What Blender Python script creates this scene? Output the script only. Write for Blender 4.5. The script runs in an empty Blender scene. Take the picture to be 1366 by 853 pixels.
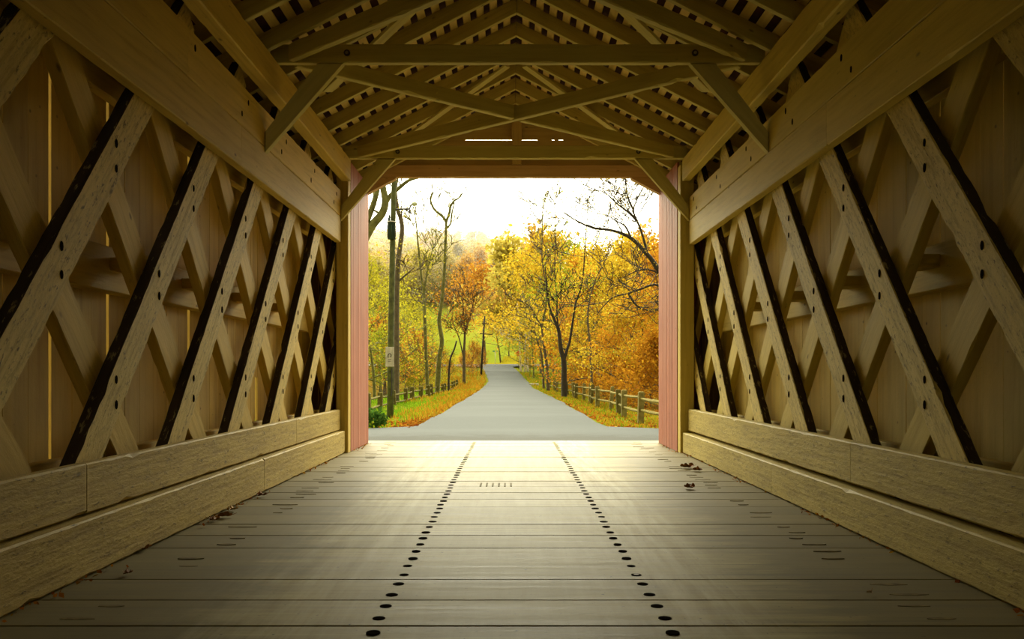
import bpy, math, random
import numpy as np
from mathutils import Vector, Matrix

random.seed(7)
C = bpy.context.scene.collection
F, VX, VY, EYE = 1100.0, 682.0, 498.0, 1.07
ORD = ['nearest', 'second', 'third', 'fourth', 'fifth', 'sixth', 'seventh', 'eighth', 'ninth', 'tenth', 'eleventh',
       'twelfth', 'thirteenth', 'fourteenth', 'fifteenth', 'sixteenth', 'seventeenth', 'eighteenth', 'nineteenth',
       'twentieth', 'twenty-first', 'twenty-second', 'twenty-third', 'twenty-fourth', 'twenty-fifth', 'twenty-sixth']


def NTH(i):
    return 'first' if i == 0 else ORD[i]


def pt(x, y, Y):
    """a measured point of the photograph at its own distance Y (metres)"""
    return Vector(((x - VX) / F * Y, Y, EYE + (VY - y) / F * Y))


# ------------------------------------------------------------------ materials
def new_mat(name):
    m = bpy.data.materials.new(name)
    m.use_nodes = True
    nt = m.node_tree
    for n in list(nt.nodes):
        nt.nodes.remove(n)
    return m, nt, nt.nodes.new('ShaderNodeOutputMaterial')


def nd(nt, t, **kw):
    n = nt.nodes.new(t)
    for k, v in kw.items():
        setattr(n, k, v)
    return n


def ramp(nt, src, stops):
    r = nd(nt, 'ShaderNodeValToRGB')
    els = r.color_ramp.elements
    while len(els) < len(stops):
        els.new(0.5)
    for e, (p, c) in zip(els, stops):
        e.position = p
        e.color = (*c, 1) if len(c) == 3 else c
    nt.links.new(src, r.inputs[0])
    return r.outputs[0]


def gray(v):
    return (v, v, v)


def mixc(nt, fac, a, b, mode='MIX'):
    m = nd(nt, 'ShaderNodeMix', data_type='RGBA', blend_type=mode)
    if isinstance(fac, float):
        m.inputs[0].default_value = fac
    else:
        nt.links.new(fac, m.inputs[0])
    for i, s in ((6, a), (7, b)):
        if isinstance(s, tuple):
            m.inputs[i].default_value = (*s, 1)
        else:
            nt.links.new(s, m.inputs[i])
    return m.outputs[2]


def noise(nt, vec, scale, detail=4.0, rough=0.55):
    n = nd(nt, 'ShaderNodeTexNoise')
    n.inputs['Scale'].default_value = scale
    n.inputs['Detail'].default_value = detail
    n.inputs['Roughness'].default_value = rough
    nt.links.new(vec, n.inputs['Vector'])
    return n.outputs['Fac']


def mapped(nt, src, scale):
    m = nd(nt, 'ShaderNodeMapping')
    m.inputs['Scale'].default_value = scale
    nt.links.new(src, m.inputs['Vector'])
    return m.outputs[0]


def obj_vec(nt):
    """object coordinates shifted by the object's own random number, so no two timbers share their grain"""
    tc = nd(nt, 'ShaderNodeTexCoord')
    oi = nd(nt, 'ShaderNodeObjectInfo')
    mul = nd(nt, 'ShaderNodeMath', operation='MULTIPLY')
    mul.inputs[1].default_value = 37.0
    nt.links.new(oi.outputs['Random'], mul.inputs[0])
    add = nd(nt, 'ShaderNodeVectorMath', operation='ADD')
    nt.links.new(tc.outputs['Object'], add.inputs[0])
    nt.links.new(mul.outputs[0], add.inputs[1])
    return add.outputs[0], oi.outputs['Random']


def wood(name, base, worn, speck, rough=0.62, grain=(1.2, 16, 16), speck_lo=0.60, bump=0.25, island=False, chip=0.0, fine=1.0, flake=0.0):
    m, nt, out = new_mat(name)
    v, rnd = obj_vec(nt)
    g = noise(nt, mapped(nt, v, grain), 1.0, 6, 0.6)
    big = noise(nt, mapped(nt, v, (0.8, 1.6, 1.6)), 1.2, 3)
    col = ramp(nt, g, [(0.28, worn), (0.5, base), (0.75, tuple(min(1, c * 1.12) for c in base))])
    col = mixc(nt, ramp(nt, big, [(0.4, gray(0)), (0.75, gray(0.55))]), col, worn)
    if chip > 0:
        cp = noise(nt, mapped(nt, v, (5 * fine, 17 * fine, 17 * fine)), 1.0, 5, 0.65)
        col = mixc(nt, ramp(nt, cp, [(0.52, gray(0)), (0.60, gray(chip))]), col, tuple(c * 0.55 for c in worn))
    sp = noise(nt, mapped(nt, v, (9 * fine, 22 * fine, 22 * fine)), 1.0, 5, 0.7)
    col = mixc(nt, ramp(nt, sp, [(speck_lo, gray(0)), (speck_lo + 0.10, gray(speck))]), col, tuple(c * 0.16 for c in base))
    if flake > 0:
        fl = noise(nt, mapped(nt, v, (7, 26, 26)), 1.0, 4, 0.7)
        col = mixc(nt, ramp(nt, fl, [(0.60, gray(0)), (0.66, gray(flake))]), col, (0.40, 0.31, 0.13))
    kn = nd(nt, 'ShaderNodeTexVoronoi')
    kn.inputs['Scale'].default_value = 1.0
    nt.links.new(mapped(nt, v, (2.2, 5, 5)), kn.inputs['Vector'])
    col = mixc(nt, ramp(nt, kn.outputs['Distance'], [(0.03, gray(0.8)), (0.075, gray(0))]), col, tuple(c * 0.2 for c in base))
    if island:
        ge = nd(nt, 'ShaderNodeNewGeometry')
        rnd = ge.outputs['Random Per Island']
    tone = ramp(nt, rnd, [(0, gray(0.84)), (1, gray(1.0))])
    col = mixc(nt, 1.0, col, tone, 'MULTIPLY')
    b = nd(nt, 'ShaderNodeBsdfPrincipled')
    nt.links.new(col, b.inputs['Base Color'])
    b.inputs['Roughness'].default_value = rough
    b.inputs['Specular IOR Level'].default_value = 0.28
    bp = nd(nt, 'ShaderNodeBump')
    bp.inputs['Strength'].default_value = bump
    bp.inputs['Distance'].default_value = 0.01
    mixh = nd(nt, 'ShaderNodeMath', operation='ADD')
    nt.links.new(g, mixh.inputs[0])
    nt.links.new(sp, mixh.inputs[1])
    nt.links.new(mixh.outputs[0], bp.inputs['Height'])
    nt.links.new(bp.outputs[0], b.inputs['Normal'])
    nt.links.new(b.outputs[0], out.inputs[0])
    return m


def plain(name, col, rough=0.6, metal=0.0, var=0.25, scale=12.0, bump=0.0, spec=0.5):
    m, nt, out = new_mat(name)
    v, rnd = obj_vec(nt)
    n = noise(nt, v, scale, 5, 0.6)
    c = ramp(nt, n, [(0.3, tuple(c * (1 - var) for c in col)), (0.7, tuple(min(1, c * (1 + var)) for c in col))])
    b = nd(nt, 'ShaderNodeBsdfPrincipled')
    nt.links.new(c, b.inputs['Base Color'])
    b.inputs['Roughness'].default_value = rough
    b.inputs['Metallic'].default_value = metal
    b.inputs['Specular IOR Level'].default_value = spec
    if bump:
        bp = nd(nt, 'ShaderNodeBump')
        bp.inputs['Strength'].default_value = bump
        bp.inputs['Distance'].default_value = 0.02
        nt.links.new(n, bp.inputs['Height'])
        nt.links.new(bp.outputs[0], b.inputs['Normal'])
    nt.links.new(b.outputs[0], out.inputs[0])
    return m


def leafy(name, cols, trans=0.5, patch=0.0):
    """leaves: every leaf its own tint between the given colours; light shines through"""
    m, nt, out = new_mat(name)
    ge = nd(nt, 'ShaderNodeNewGeometry')
    n = len(cols)
    c = ramp(nt, ge.outputs['Random Per Island'], [(i / max(1, n - 1), col) for i, col in enumerate(cols)])
    d = nd(nt, 'ShaderNodeBsdfDiffuse')
    t = nd(nt, 'ShaderNodeBsdfTranslucent')
    mx = nd(nt, 'ShaderNodeMixShader')
    mx.inputs[0].default_value = trans
    nt.links.new(c, d.inputs[0])
    nt.links.new(c, t.inputs[0])
    nt.links.new(d.outputs[0], mx.inputs[1])
    nt.links.new(t.outputs[0], mx.inputs[2])
    nt.links.new(mx.outputs[0], out.inputs[0])
    return m


def floor_mat():
    m, nt, out = new_mat('worn_floor_boards')
    ge = nd(nt, 'ShaderNodeNewGeometry')
    pos = ge.outputs['Position']
    isl = ge.outputs['Random Per Island']
    off = nd(nt, 'ShaderNodeMath', operation='MULTIPLY')
    off.inputs[1].default_value = 50
    nt.links.new(isl, off.inputs[0])
    add = nd(nt, 'ShaderNodeVectorMath', operation='ADD')
    nt.links.new(pos, add.inputs[0])
    nt.links.new(off.outputs[0], add.inputs[1])
    v = add.outputs[0]
    g = noise(nt, mapped(nt, v, (0.7, 22, 1)), 1.0, 7, 0.62)
    col = ramp(nt, g, [(0.25, (0.135, 0.10, 0.030)), (0.5, (0.35, 0.285, 0.098)), (0.78, (0.50, 0.42, 0.18))])
    blot = noise(nt, mapped(nt, v, (0.9, 2.5, 1)), 1.3, 4)
    col = mixc(nt, ramp(nt, blot, [(0.42, gray(0)), (0.72, gray(0.6))]), col, (0.17, 0.13, 0.05))
    # pale scuffed wheel tracks worn along the deck
    sx = nd(nt, 'ShaderNodeSeparateXYZ')
    nt.links.new(pos, sx.inputs[0])
    trk = ramp(nt, math_node(nt, 'MULTIPLY_ADD', sx.outputs[0], 0.2, 0.5),
               [(0.17, gray(0)), (0.24, gray(0.75)), (0.33, gray(0.55)), (0.39, gray(0.25)), (0.5, gray(0.2)), (0.62, gray(0.3)), (0.655, gray(0.8)), (0.70, gray(0.75)), (0.75, gray(0))])
    scuff = noise(nt, mapped(nt, pos, (7.0, 0.55, 1)), 1.5, 6, 0.7)
    sc = mixc(nt, 1.0, trk, ramp(nt, scuff, [(0.40, gray(0)), (0.66, gray(0.85))]), 'MULTIPLY')
    col = mixc(nt, sc, col, (0.56, 0.50, 0.29))
    sp = noise(nt, mapped(nt, pos, (30, 38, 1)), 1.0, 3, 0.6)
    col = mixc(nt, ramp(nt, sp, [(0.66, gray(0)), (0.71, gray(0.85))]), col, (0.03, 0.026, 0.016))
    # darker towards the kerbs, outside the wheel tracks, broken up by noise
    side = math_node(nt, 'ABSOLUTE', math_node(nt, 'SUBTRACT', sx.outputs[0], 0.05))
    side_noise = noise(nt, mapped(nt, pos, (1.6, 5.0, 1)), 1.2, 6, 0.65)
    side = math_node(nt, 'MULTIPLY_ADD', side_noise, 0.9, math_node(nt, 'SUBTRACT', side, 0.45))
    col = mixc(nt, ramp(nt, math_node(nt, 'MULTIPLY', side, 0.5), [(0.52, gray(0)), (0.74, gray(0.72))]), col, (0.125, 0.098, 0.036))
    tone = ramp(nt, isl, [(0, gray(0.70)), (1, gray(1.0))])
    col = mixc(nt, 1.0, col, tone, 'MULTIPLY')
    b = nd(nt, 'ShaderNodeBsdfPrincipled')
    nt.links.new(col, b.inputs['Base Color'])
    rr = ramp(nt, g, [(0.3, gray(0.54)), (0.7, gray(0.66))])
    nt.links.new(rr, b.inputs['Roughness'])
    b.inputs['Specular IOR Level'].default_value = 0.17
    bp = nd(nt, 'ShaderNodeBump')
    bp.inputs['Strength'].default_value = 0.18
    bp.inputs['Distance'].default_value = 0.008
    nt.links.new(g, bp.inputs['Height'])
    nt.links.new(bp.outputs[0], b.inputs['Normal'])
    nt.links.new(b.outputs[0], out.inputs[0])
    return m


def math_node(nt, op, a, b=None, c=None):
    n = nd(nt, 'ShaderNodeMath', operation=op)
    for i, s in enumerate((a, b, c)):
        if s is None:
            continue
        if isinstance(s, (int, float)):
            n.inputs[i].default_value = s
        else:
            nt.links.new(s, n.inputs[i])
    return n.outputs[0]


def ground_mat(name, cols, scale, bump=0.4):
    m, nt, out = new_mat(name)
    ge = nd(nt, 'ShaderNodeNewGeometry')
    n = noise(nt, ge.outputs['Position'], scale, 8, 0.68)
    k = len(cols)
    c = ramp(nt, n, [(0.3 + 0.4 * i / (k - 1), col) for i, col in enumerate(cols)])
    b = nd(nt, 'ShaderNodeBsdfPrincipled')
    nt.links.new(c, b.inputs['Base Color'])
    b.inputs['Roughness'].default_value = 0.9
    b.inputs['Specular IOR Level'].default_value = 0.0
    bp = nd(nt, 'ShaderNodeBump')
    bp.inputs['Strength'].default_value = bump
    bp.inputs['Distance'].default_value = 0.05
    nt.links.new(n, bp.inputs['Height'])
    nt.links.new(bp.outputs[0], b.inputs['Normal'])
    nt.links.new(b.outputs[0], out.inputs[0])
    return m


def asphalt_mat():
    m, nt, out = new_mat('asphalt')
    ge = nd(nt, 'ShaderNodeNewGeometry')
    pos = ge.outputs['Position']
    fine = noise(nt, pos, 60, 3, 0.7)
    band = noise(nt, mapped(nt, pos, (0.25, 0.5, 1)), 0.6, 4)
    col = ramp(nt, fine, [(0.3, (0.0245, 0.030, 0.0305)), (0.7, (0.046, 0.0545, 0.0545))])
    col = mixc(nt, ramp(nt, band, [(0.42, gray(0)), (0.62, gray(0.55))]), col, (0.054, 0.0625, 0.0625))
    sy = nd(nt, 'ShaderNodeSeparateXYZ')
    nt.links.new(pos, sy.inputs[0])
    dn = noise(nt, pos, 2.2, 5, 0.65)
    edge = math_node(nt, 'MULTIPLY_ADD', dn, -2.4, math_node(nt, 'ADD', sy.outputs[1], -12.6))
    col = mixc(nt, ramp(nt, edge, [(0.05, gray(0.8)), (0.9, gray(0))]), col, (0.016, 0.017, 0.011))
    b = nd(nt, 'ShaderNodeBsdfPrincipled')
    nt.links.new(col, b.inputs['Base Color'])
    b.inputs['Roughness'].default_value = 0.85
    b.inputs['Specular IOR Level'].default_value = 0.15
    bp = nd(nt, 'ShaderNodeBump')
    bp.inputs['Strength'].default_value = 0.2
    bp.inputs['Distance'].default_value = 0.01
    nt.links.new(fine, bp.inputs['Height'])
    nt.links.new(bp.outputs[0], b.inputs['Normal'])
    nt.links.new(b.outputs[0], out.inputs[0])
    return m


CREAM = (0.66, 0.475, 0.105)
CREAM_R = (0.64, 0.50, 0.115)
M = {
    'clean_l': wood('cream_paint', CREAM, (0.50, 0.34, 0.062), 0.6, speck_lo=0.64, grain=(1.5, 24, 24)),
    'clean_r': wood('cream_paint_cool', CREAM_R, (0.50, 0.375, 0.072), 0.6, speck_lo=0.64, grain=(1.5, 24, 24)),
    'kerb_l': wood('scuffed_kerb_paint', (0.56, 0.41, 0.095), (0.38, 0.265, 0.055), 0.85, speck_lo=0.58, bump=0.5, chip=0.25, grain=(1.5, 24, 24), fine=1.7),
    'kerb_r': wood('scuffed_kerb_paint_cool', (0.55, 0.43, 0.10), (0.38, 0.285, 0.06), 0.85, speck_lo=0.58, bump=0.5, chip=0.25, grain=(1.5, 24, 24), fine=1.7),
    'worn_l': wood('peeling_cream_paint', (0.72, 0.55, 0.155), (0.46, 0.33, 0.07), 0.9, speck_lo=0.565, bump=0.5, chip=0.32, grain=(1.8, 34, 34), fine=2.0),
    'worn_r': wood('peeling_cream_paint_cool', (0.71, 0.565, 0.165), (0.46, 0.345, 0.08), 0.9, speck_lo=0.565, bump=0.5, chip=0.32, grain=(1.8, 34, 34), fine=2.0),
    'dark_edge': wood('dark_flaked_edge', (0.060, 0.040, 0.020), (0.026, 0.016, 0.009), 0.0, rough=0.95, speck_lo=0.7, bump=0.5, flake=0.75),  # near-black wood for the camera-side plank edge, with pale paint flakes
    'roof_wood': wood('olive_roof_timber', (0.62, 0.535, 0.19), (0.49, 0.40, 0.13), 0.5, speck_lo=0.67, grain=(1.5, 24, 24)),
    'lath': wood('pale_roof_lath', (0.76, 0.58, 0.23), (0.62, 0.46, 0.16), 0.4, speck_lo=0.66),
    'siding_l': wood('siding_boards', (0.62, 0.43, 0.09), (0.46, 0.30, 0.055), 0.5, grain=(12, 12, 0.9), speck_lo=0.66, island=True),
    'siding_r': wood('siding_boards_cool', (0.64, 0.49, 0.115), (0.50, 0.365, 0.075), 0.5, grain=(12, 12, 0.9), speck_lo=0.66, island=True),
    'red': wood('faded_red_boards', (0.378, 0.136, 0.077), (0.299, 0.088, 0.051), 0.3, grain=(12, 12, 0.9), speck_lo=0.68, island=True),
    'gable': wood('gable_boards', (0.60, 0.43, 0.15), (0.48, 0.33, 0.11), 0.4, speck_lo=0.68, island=True),
    'header': wood('faded_red_timber', (0.66, 0.45, 0.22), (0.54, 0.35, 0.16), 0.4, speck_lo=0.68),
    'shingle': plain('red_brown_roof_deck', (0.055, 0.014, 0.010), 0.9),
    'peg': plain('dark_peg', (0.012, 0.009, 0.006), 0.9, spec=0.0),
    'stain': plain('dark_wood_stain', (0.15, 0.115, 0.045), 0.8, var=0.5, spec=0.1),
    'steel': plain('worn_steel', (0.28, 0.26, 0.2), 0.6, 0.3),
    'gap_backing': plain('dark_gap_backing', (0.03, 0.025, 0.015), 0.9),
    'floor': floor_mat(),
    'asphalt': asphalt_mat(),
    'iron': plain('dark_iron', (0.05, 0.045, 0.04), 0.5, 0.6),
}


# ------------------------------------------------------------------ mesh helpers
class MB:
    def __init__(s):
        s.v, s.f, s.mi = [], [], []

    def add(s, vs, fs, mi=0):
        b = len(s.v)
        s.v += [tuple(v) for v in vs]
        s.f += [tuple(i + b for i in f) for f in fs]
        s.mi += [mi] * len(fs)

    def box(s, lo, hi, mi=0, ch=0.0):
        x0, y0, z0 = lo
        x1, y1, z1 = hi
        s.hull_prism([(x0, y0), (x1, y0), (x1, y1), (x0, y1)], z0, z1, mi, ch)

    def hull_prism(s, poly, z0, z1, mi=0, ch=0.0):
        """polygon in xy (counter clockwise) extruded in z; ch = chamfer of the top and bottom rims"""
        n = len(poly)
        rings = []
        if ch > 0:
            cx = sum(p[0] for p in poly) / n
            cy = sum(p[1] for p in poly) / n
            ins = [(p[0] - math.copysign(ch, p[0] - cx), p[1] - math.copysign(ch, p[1] - cy)) for p in poly]
            rings = [(ins, z0), (poly, z0 + ch), (poly, z1 - ch), (ins, z1)]
        else:
            rings = [(poly, z0), (poly, z1)]
        vs = [(p[0], p[1], z) for pl, z in rings for p in pl]
        fs = [tuple(reversed(range(n)))]
        for r in range(len(rings) - 1):
            for i in range(n):
                j = (i + 1) % n
                fs.append((r * n + i, r * n + j, (r + 1) * n + j, (r + 1) * n + i))
        k = (len(rings) - 1) * n
        fs.append(tuple(range(k, k + n)))
        s.add(vs, fs, mi)

    def tube(s, pts, rad, n=7, mi=0, cap=True):
        pts = [Vector(p) for p in pts]
        if len(pts) < 2:
            return
        vs, fs = [], []
        prev = None
        for i, p in enumerate(pts):
            d = (pts[min(i + 1, len(pts) - 1)] - pts[max(i - 1, 0)])
            if d.length < 1e-9:
                d = Vector((0, 0, 1))
            d.normalize()
            a = prev if prev is not None else (Vector((1, 0, 0)) if abs(d.x) < 0.9 else Vector((0, 1, 0)))
            a = (a - d * a.dot(d))
            if a.length < 1e-6:
                a = d.orthogonal()
            a.normalize()
            prev = a
            b = d.cross(a)
            r = rad[i] if isinstance(rad, (list, tuple)) else rad
            for k in range(n):
                t = 2 * math.pi * k / n
                vs.append(p + a * (r * math.cos(t)) + b * (r * math.sin(t)))
        for i in range(len(pts) - 1):
            for k in range(n):
                j = (k + 1) % n
                fs.append((i * n + k, i * n + j, (i + 1) * n + j, (i + 1) * n + k))
        if cap:
            fs.append(tuple(reversed(range(n))))
            e = (len(pts) - 1) * n
            fs.append(tuple(range(e, e + n)))
        s.add(vs, fs, mi)

    def lathe(s, c, prof, n=16, mi=0, axis=2):
        """prof: [(r, h)] about an axis through c"""
        vs, fs = [], []
        for r, h in prof:
            for k in range(n):
                t = 2 * math.pi * k / n
                a, b = r * math.cos(t), r * math.sin(t)
                q = (a, b, h) if axis == 2 else ((h, a, b) if axis == 0 else (b, h, a))
                vs.append((c[0] + q[0], c[1] + q[1], c[2] + q[2]))
        for i in range(len(prof) - 1):
            for k in range(n):
                j = (k + 1) % n
                fs.append((i * n + k, i * n + j, (i + 1) * n + j, (i + 1) * n + k))
        fs.append(tuple(reversed(range(n))))
        e = (len(prof) - 1) * n
        fs.append(tuple(range(e, e + n)))
        s.add(vs, fs, mi)

    def mesh(s, name, mats, smooth=False):
        me = bpy.data.meshes.new(name)
        me.from_pydata(s.v, [], s.f)
        for m in (mats if isinstance(mats, (list, tuple)) else [mats]):
            me.materials.append(m)
        if any(s.mi):
            me.polygons.foreach_set('material_index', s.mi)
        if smooth:
            me.polygons.foreach_set('use_smooth', [True] * len(me.polygons))
        me.update()
        return me

    def build(s, name, mats, parent=None, smooth=False):
        o = bpy.data.objects.new(name, s.mesh(name, mats, smooth))
        C.objects.link(o)
        if parent:
            o.parent = parent
        return o


def tag(o, label, cat, group=None, kind='thing'):
    o['label'] = label
    o['category'] = cat
    if group:
        o['group'] = group
    if kind:
        o['kind'] = kind
    return o


def empty(name, loc, label, cat, group=None):
    o = bpy.data.objects.new(name, None)
    C.objects.link(o)
    o.location = loc
    return tag(o, label, cat, group)


def frame(p0, p1, up):
    x = (Vector(p1) - Vector(p0)).normalized()
    z = Vector(up)
    z = (z - x * z.dot(x)).normalized()
    y = z.cross(x)
    m = Matrix((x, y, z)).transposed().to_4x4()
    m.translation = Vector(p0)
    return m


def timber_mesh(name, L, w, h, mat, ch=0.006, wear=0.0, pegs=(), seed=0, peg_side=1, dark_edge=0, pa=0.0, pb_=1.0):
    """a sawn timber along local x, w in local y, h in local z; wear nibbles the arrises"""
    rnd = random.Random(seed)
    n = max(2, int(L / 0.09)) if wear else 1
    mb = MB()
    vs, fs = [], []
    for i in range(n + 1):
        x = L * i / n
        ring = []
        for sy, sz in ((-1, -1), (1, -1), (1, 1), (-1, 1)):
            c = ch + (wear * (rnd.random() ** 3 + (3.0 * rnd.random() if rnd.random() < 0.035 else 0.0)) if wear else 0)
            y, z = sy * w / 2, sz * h / 2
            a, b = (x, y, z - sz * c), (x, y - sy * c, z)
            ring += [a, b] if (sy * sz) > 0 else [b, a]
        vs += ring
    m8 = 8
    for i in range(n):
        for k in range(m8):
            j = (k + 1) % m8
            fs.append((i * m8 + k, (i + 1) * m8 + k, (i + 1) * m8 + j, i * m8 + j))
    fs.append(tuple(range(m8)))
    fs.append(tuple(reversed(range(n * m8, n * m8 + m8))))
    fs = [tuple(reversed(f)) for f in fs]
    mb.add(vs, fs, 0)
    if dark_edge:
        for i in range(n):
            for k in ((3, 4) if dark_edge > 0 else (7, 0)):
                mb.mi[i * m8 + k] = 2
    for (px, py) in pegs:
        r = 0.018 + 0.004 * rnd.random()
        z1 = h / 2 * peg_side
        q = []
        for t in range(8):
            a, b = r * 1.3 * math.cos(t * math.pi / 4), r * 0.72 * math.sin(t * math.pi / 4)
            q.append((px + a * pa - b * pb_, py + a * pb_ + b * pa))
        lo, hi = (z1 - 0.004, z1 + 0.004)
        mb.hull_prism(q, lo, hi, 1)
    return mb.mesh(name, [mat, M['peg'], M['dark_edge']])


def timber(name, p0, p1, w, h, mat, up=(0, 0, 1), mesh=None, **kw):
    L = (Vector(p1) - Vector(p0)).length
    me = mesh or timber_mesh(name, L, w, h, mat, **kw)
    o = bpy.data.objects.new(name, me)
    C.objects.link(o)
    o.matrix_world = frame(p0, p1, up)
    return o


# ------------------------------------------------------------------ the bridge
YN, YF = -14.0, 12.6          # near (unseen) and portal end of the bridge
S = {   # measured planes of the two sides
    'left': dict(s=-1, kerb=2.22, ukerb=2.28, chord=2.27, lat=2.36, siding=2.80, rail=2.735, plate=(2.14, 2.27),
                 post=(2.185, 2.345), cheek=2.18, cz=(2.81, 3.16, 3.51), kz=(0.30, 0.31, 0.584)),
    'right': dict(s=1, kerb=2.29, ukerb=2.36, chord=2.37, lat=2.46, siding=2.90, rail=2.835, plate=(2.28, 2.39),
                  post=(2.265, 2.45), cheek=2.25, cz=(2.78, 3.11, 3.42), kz=(0.275, 0.30, 0.59)),
}
PLZ = (3.63, 3.92)
CX = 0.06                     # ridge line
PITCH = 0.51
HALF = 2.33
SEAM0, BOARD = 3.496, 0.39

# --- floor: cross boards, two pegs per board in two rows, and dark nail stains along the sides
mb = MB()
rnd = random.Random(3)
k0 = int((YN - SEAM0) / BOARD)
y = SEAM0 + k0 * BOARD
while y < 13.05:
    y1 = min(y + BOARD, 13.08)
    g = rnd.choice([0.004, 0.006, 0.008, 0.011])
    dz = rnd.uniform(-0.004, 0.0)
    mb.box((-2.34, y + g * 0.5, -0.07 + dz), (2.44, y1 - g * 0.5, dz), 0, 0.004)
    for q in (0.095, 0.29):
        if y + q < 12.9 and y > 2.5:
            for X in (-0.572, 0.665):
                xx, yy = X + rnd.uniform(-0.006, 0.006), y + q + rnd.uniform(-0.006, 0.006)
                r = rnd.uniform(0.024, 0.030)
                st = 2 if (X > 0 and abs(yy - 4.38) < 0.15) else 1
                mb.lathe((xx, yy, 0), [(r, -0.02), (r, 0.0015), (r * 0.9, 0.0025)], 12, st if st == 1 else 1)
                if st == 2:
                    mb.lathe((xx, yy, 0), [(r * 0.5, 0.002), (r * 0.5, 0.004)], 10, 2)
            for X in (-1.83, 1.9):
                if rnd.random() < 0.65:
                    xx, yy = X + rnd.uniform(-0.06, 0.06), y + q
                    a, b = rnd.uniform(0.04, 0.10), rnd.uniform(0.010, 0.022)
                    pl = [(xx + a * math.cos(t * math.pi / 6) * rnd.uniform(.75, 1.1), yy + b * math.sin(t * math.pi / 6) * rnd.uniform(.8, 1.1)) for t in range(12)]
                    mb.hull_prism(pl, -0.01, 0.0012, 3)
    y += BOARD
for k in range(6):
    xm = -0.30 + 0.058 * k
    mb.box((xm, 7.78, -0.01), (xm + 0.016, 8.02, 0.0011), 3)
o = mb.build('floor', [M['floor'], M['peg'], M['steel'], M['stain']])
tag(o, 'worn wooden plank deck of the covered bridge with two rows of dark pegs', 'floor', kind='structure')
mb = MB()
mb.box((-2.85, YN, -0.45), (2.95, 13.06, -0.076))  # added slab: keeps the board gaps dark and stops light from below
tag(mb.build('floor_underslab', M['gap_backing']), 'added dark slab closing the gaps under the plank deck', 'floor', kind='structure')

# --- sides
front_n, back_n = 8, 8
SL = 0.85
ZB, ZT = 0.06, 3.70
planks = {}


def plank_mesh(key, L, mat, pegs, side, seed):
    if key not in planks:
        planks[key] = timber_mesh('lattice_plank', L, 0.236, 0.078, mat, ch=0.004, wear=0.016, pegs=pegs, seed=seed, peg_side=side)
    return planks[key]


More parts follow.
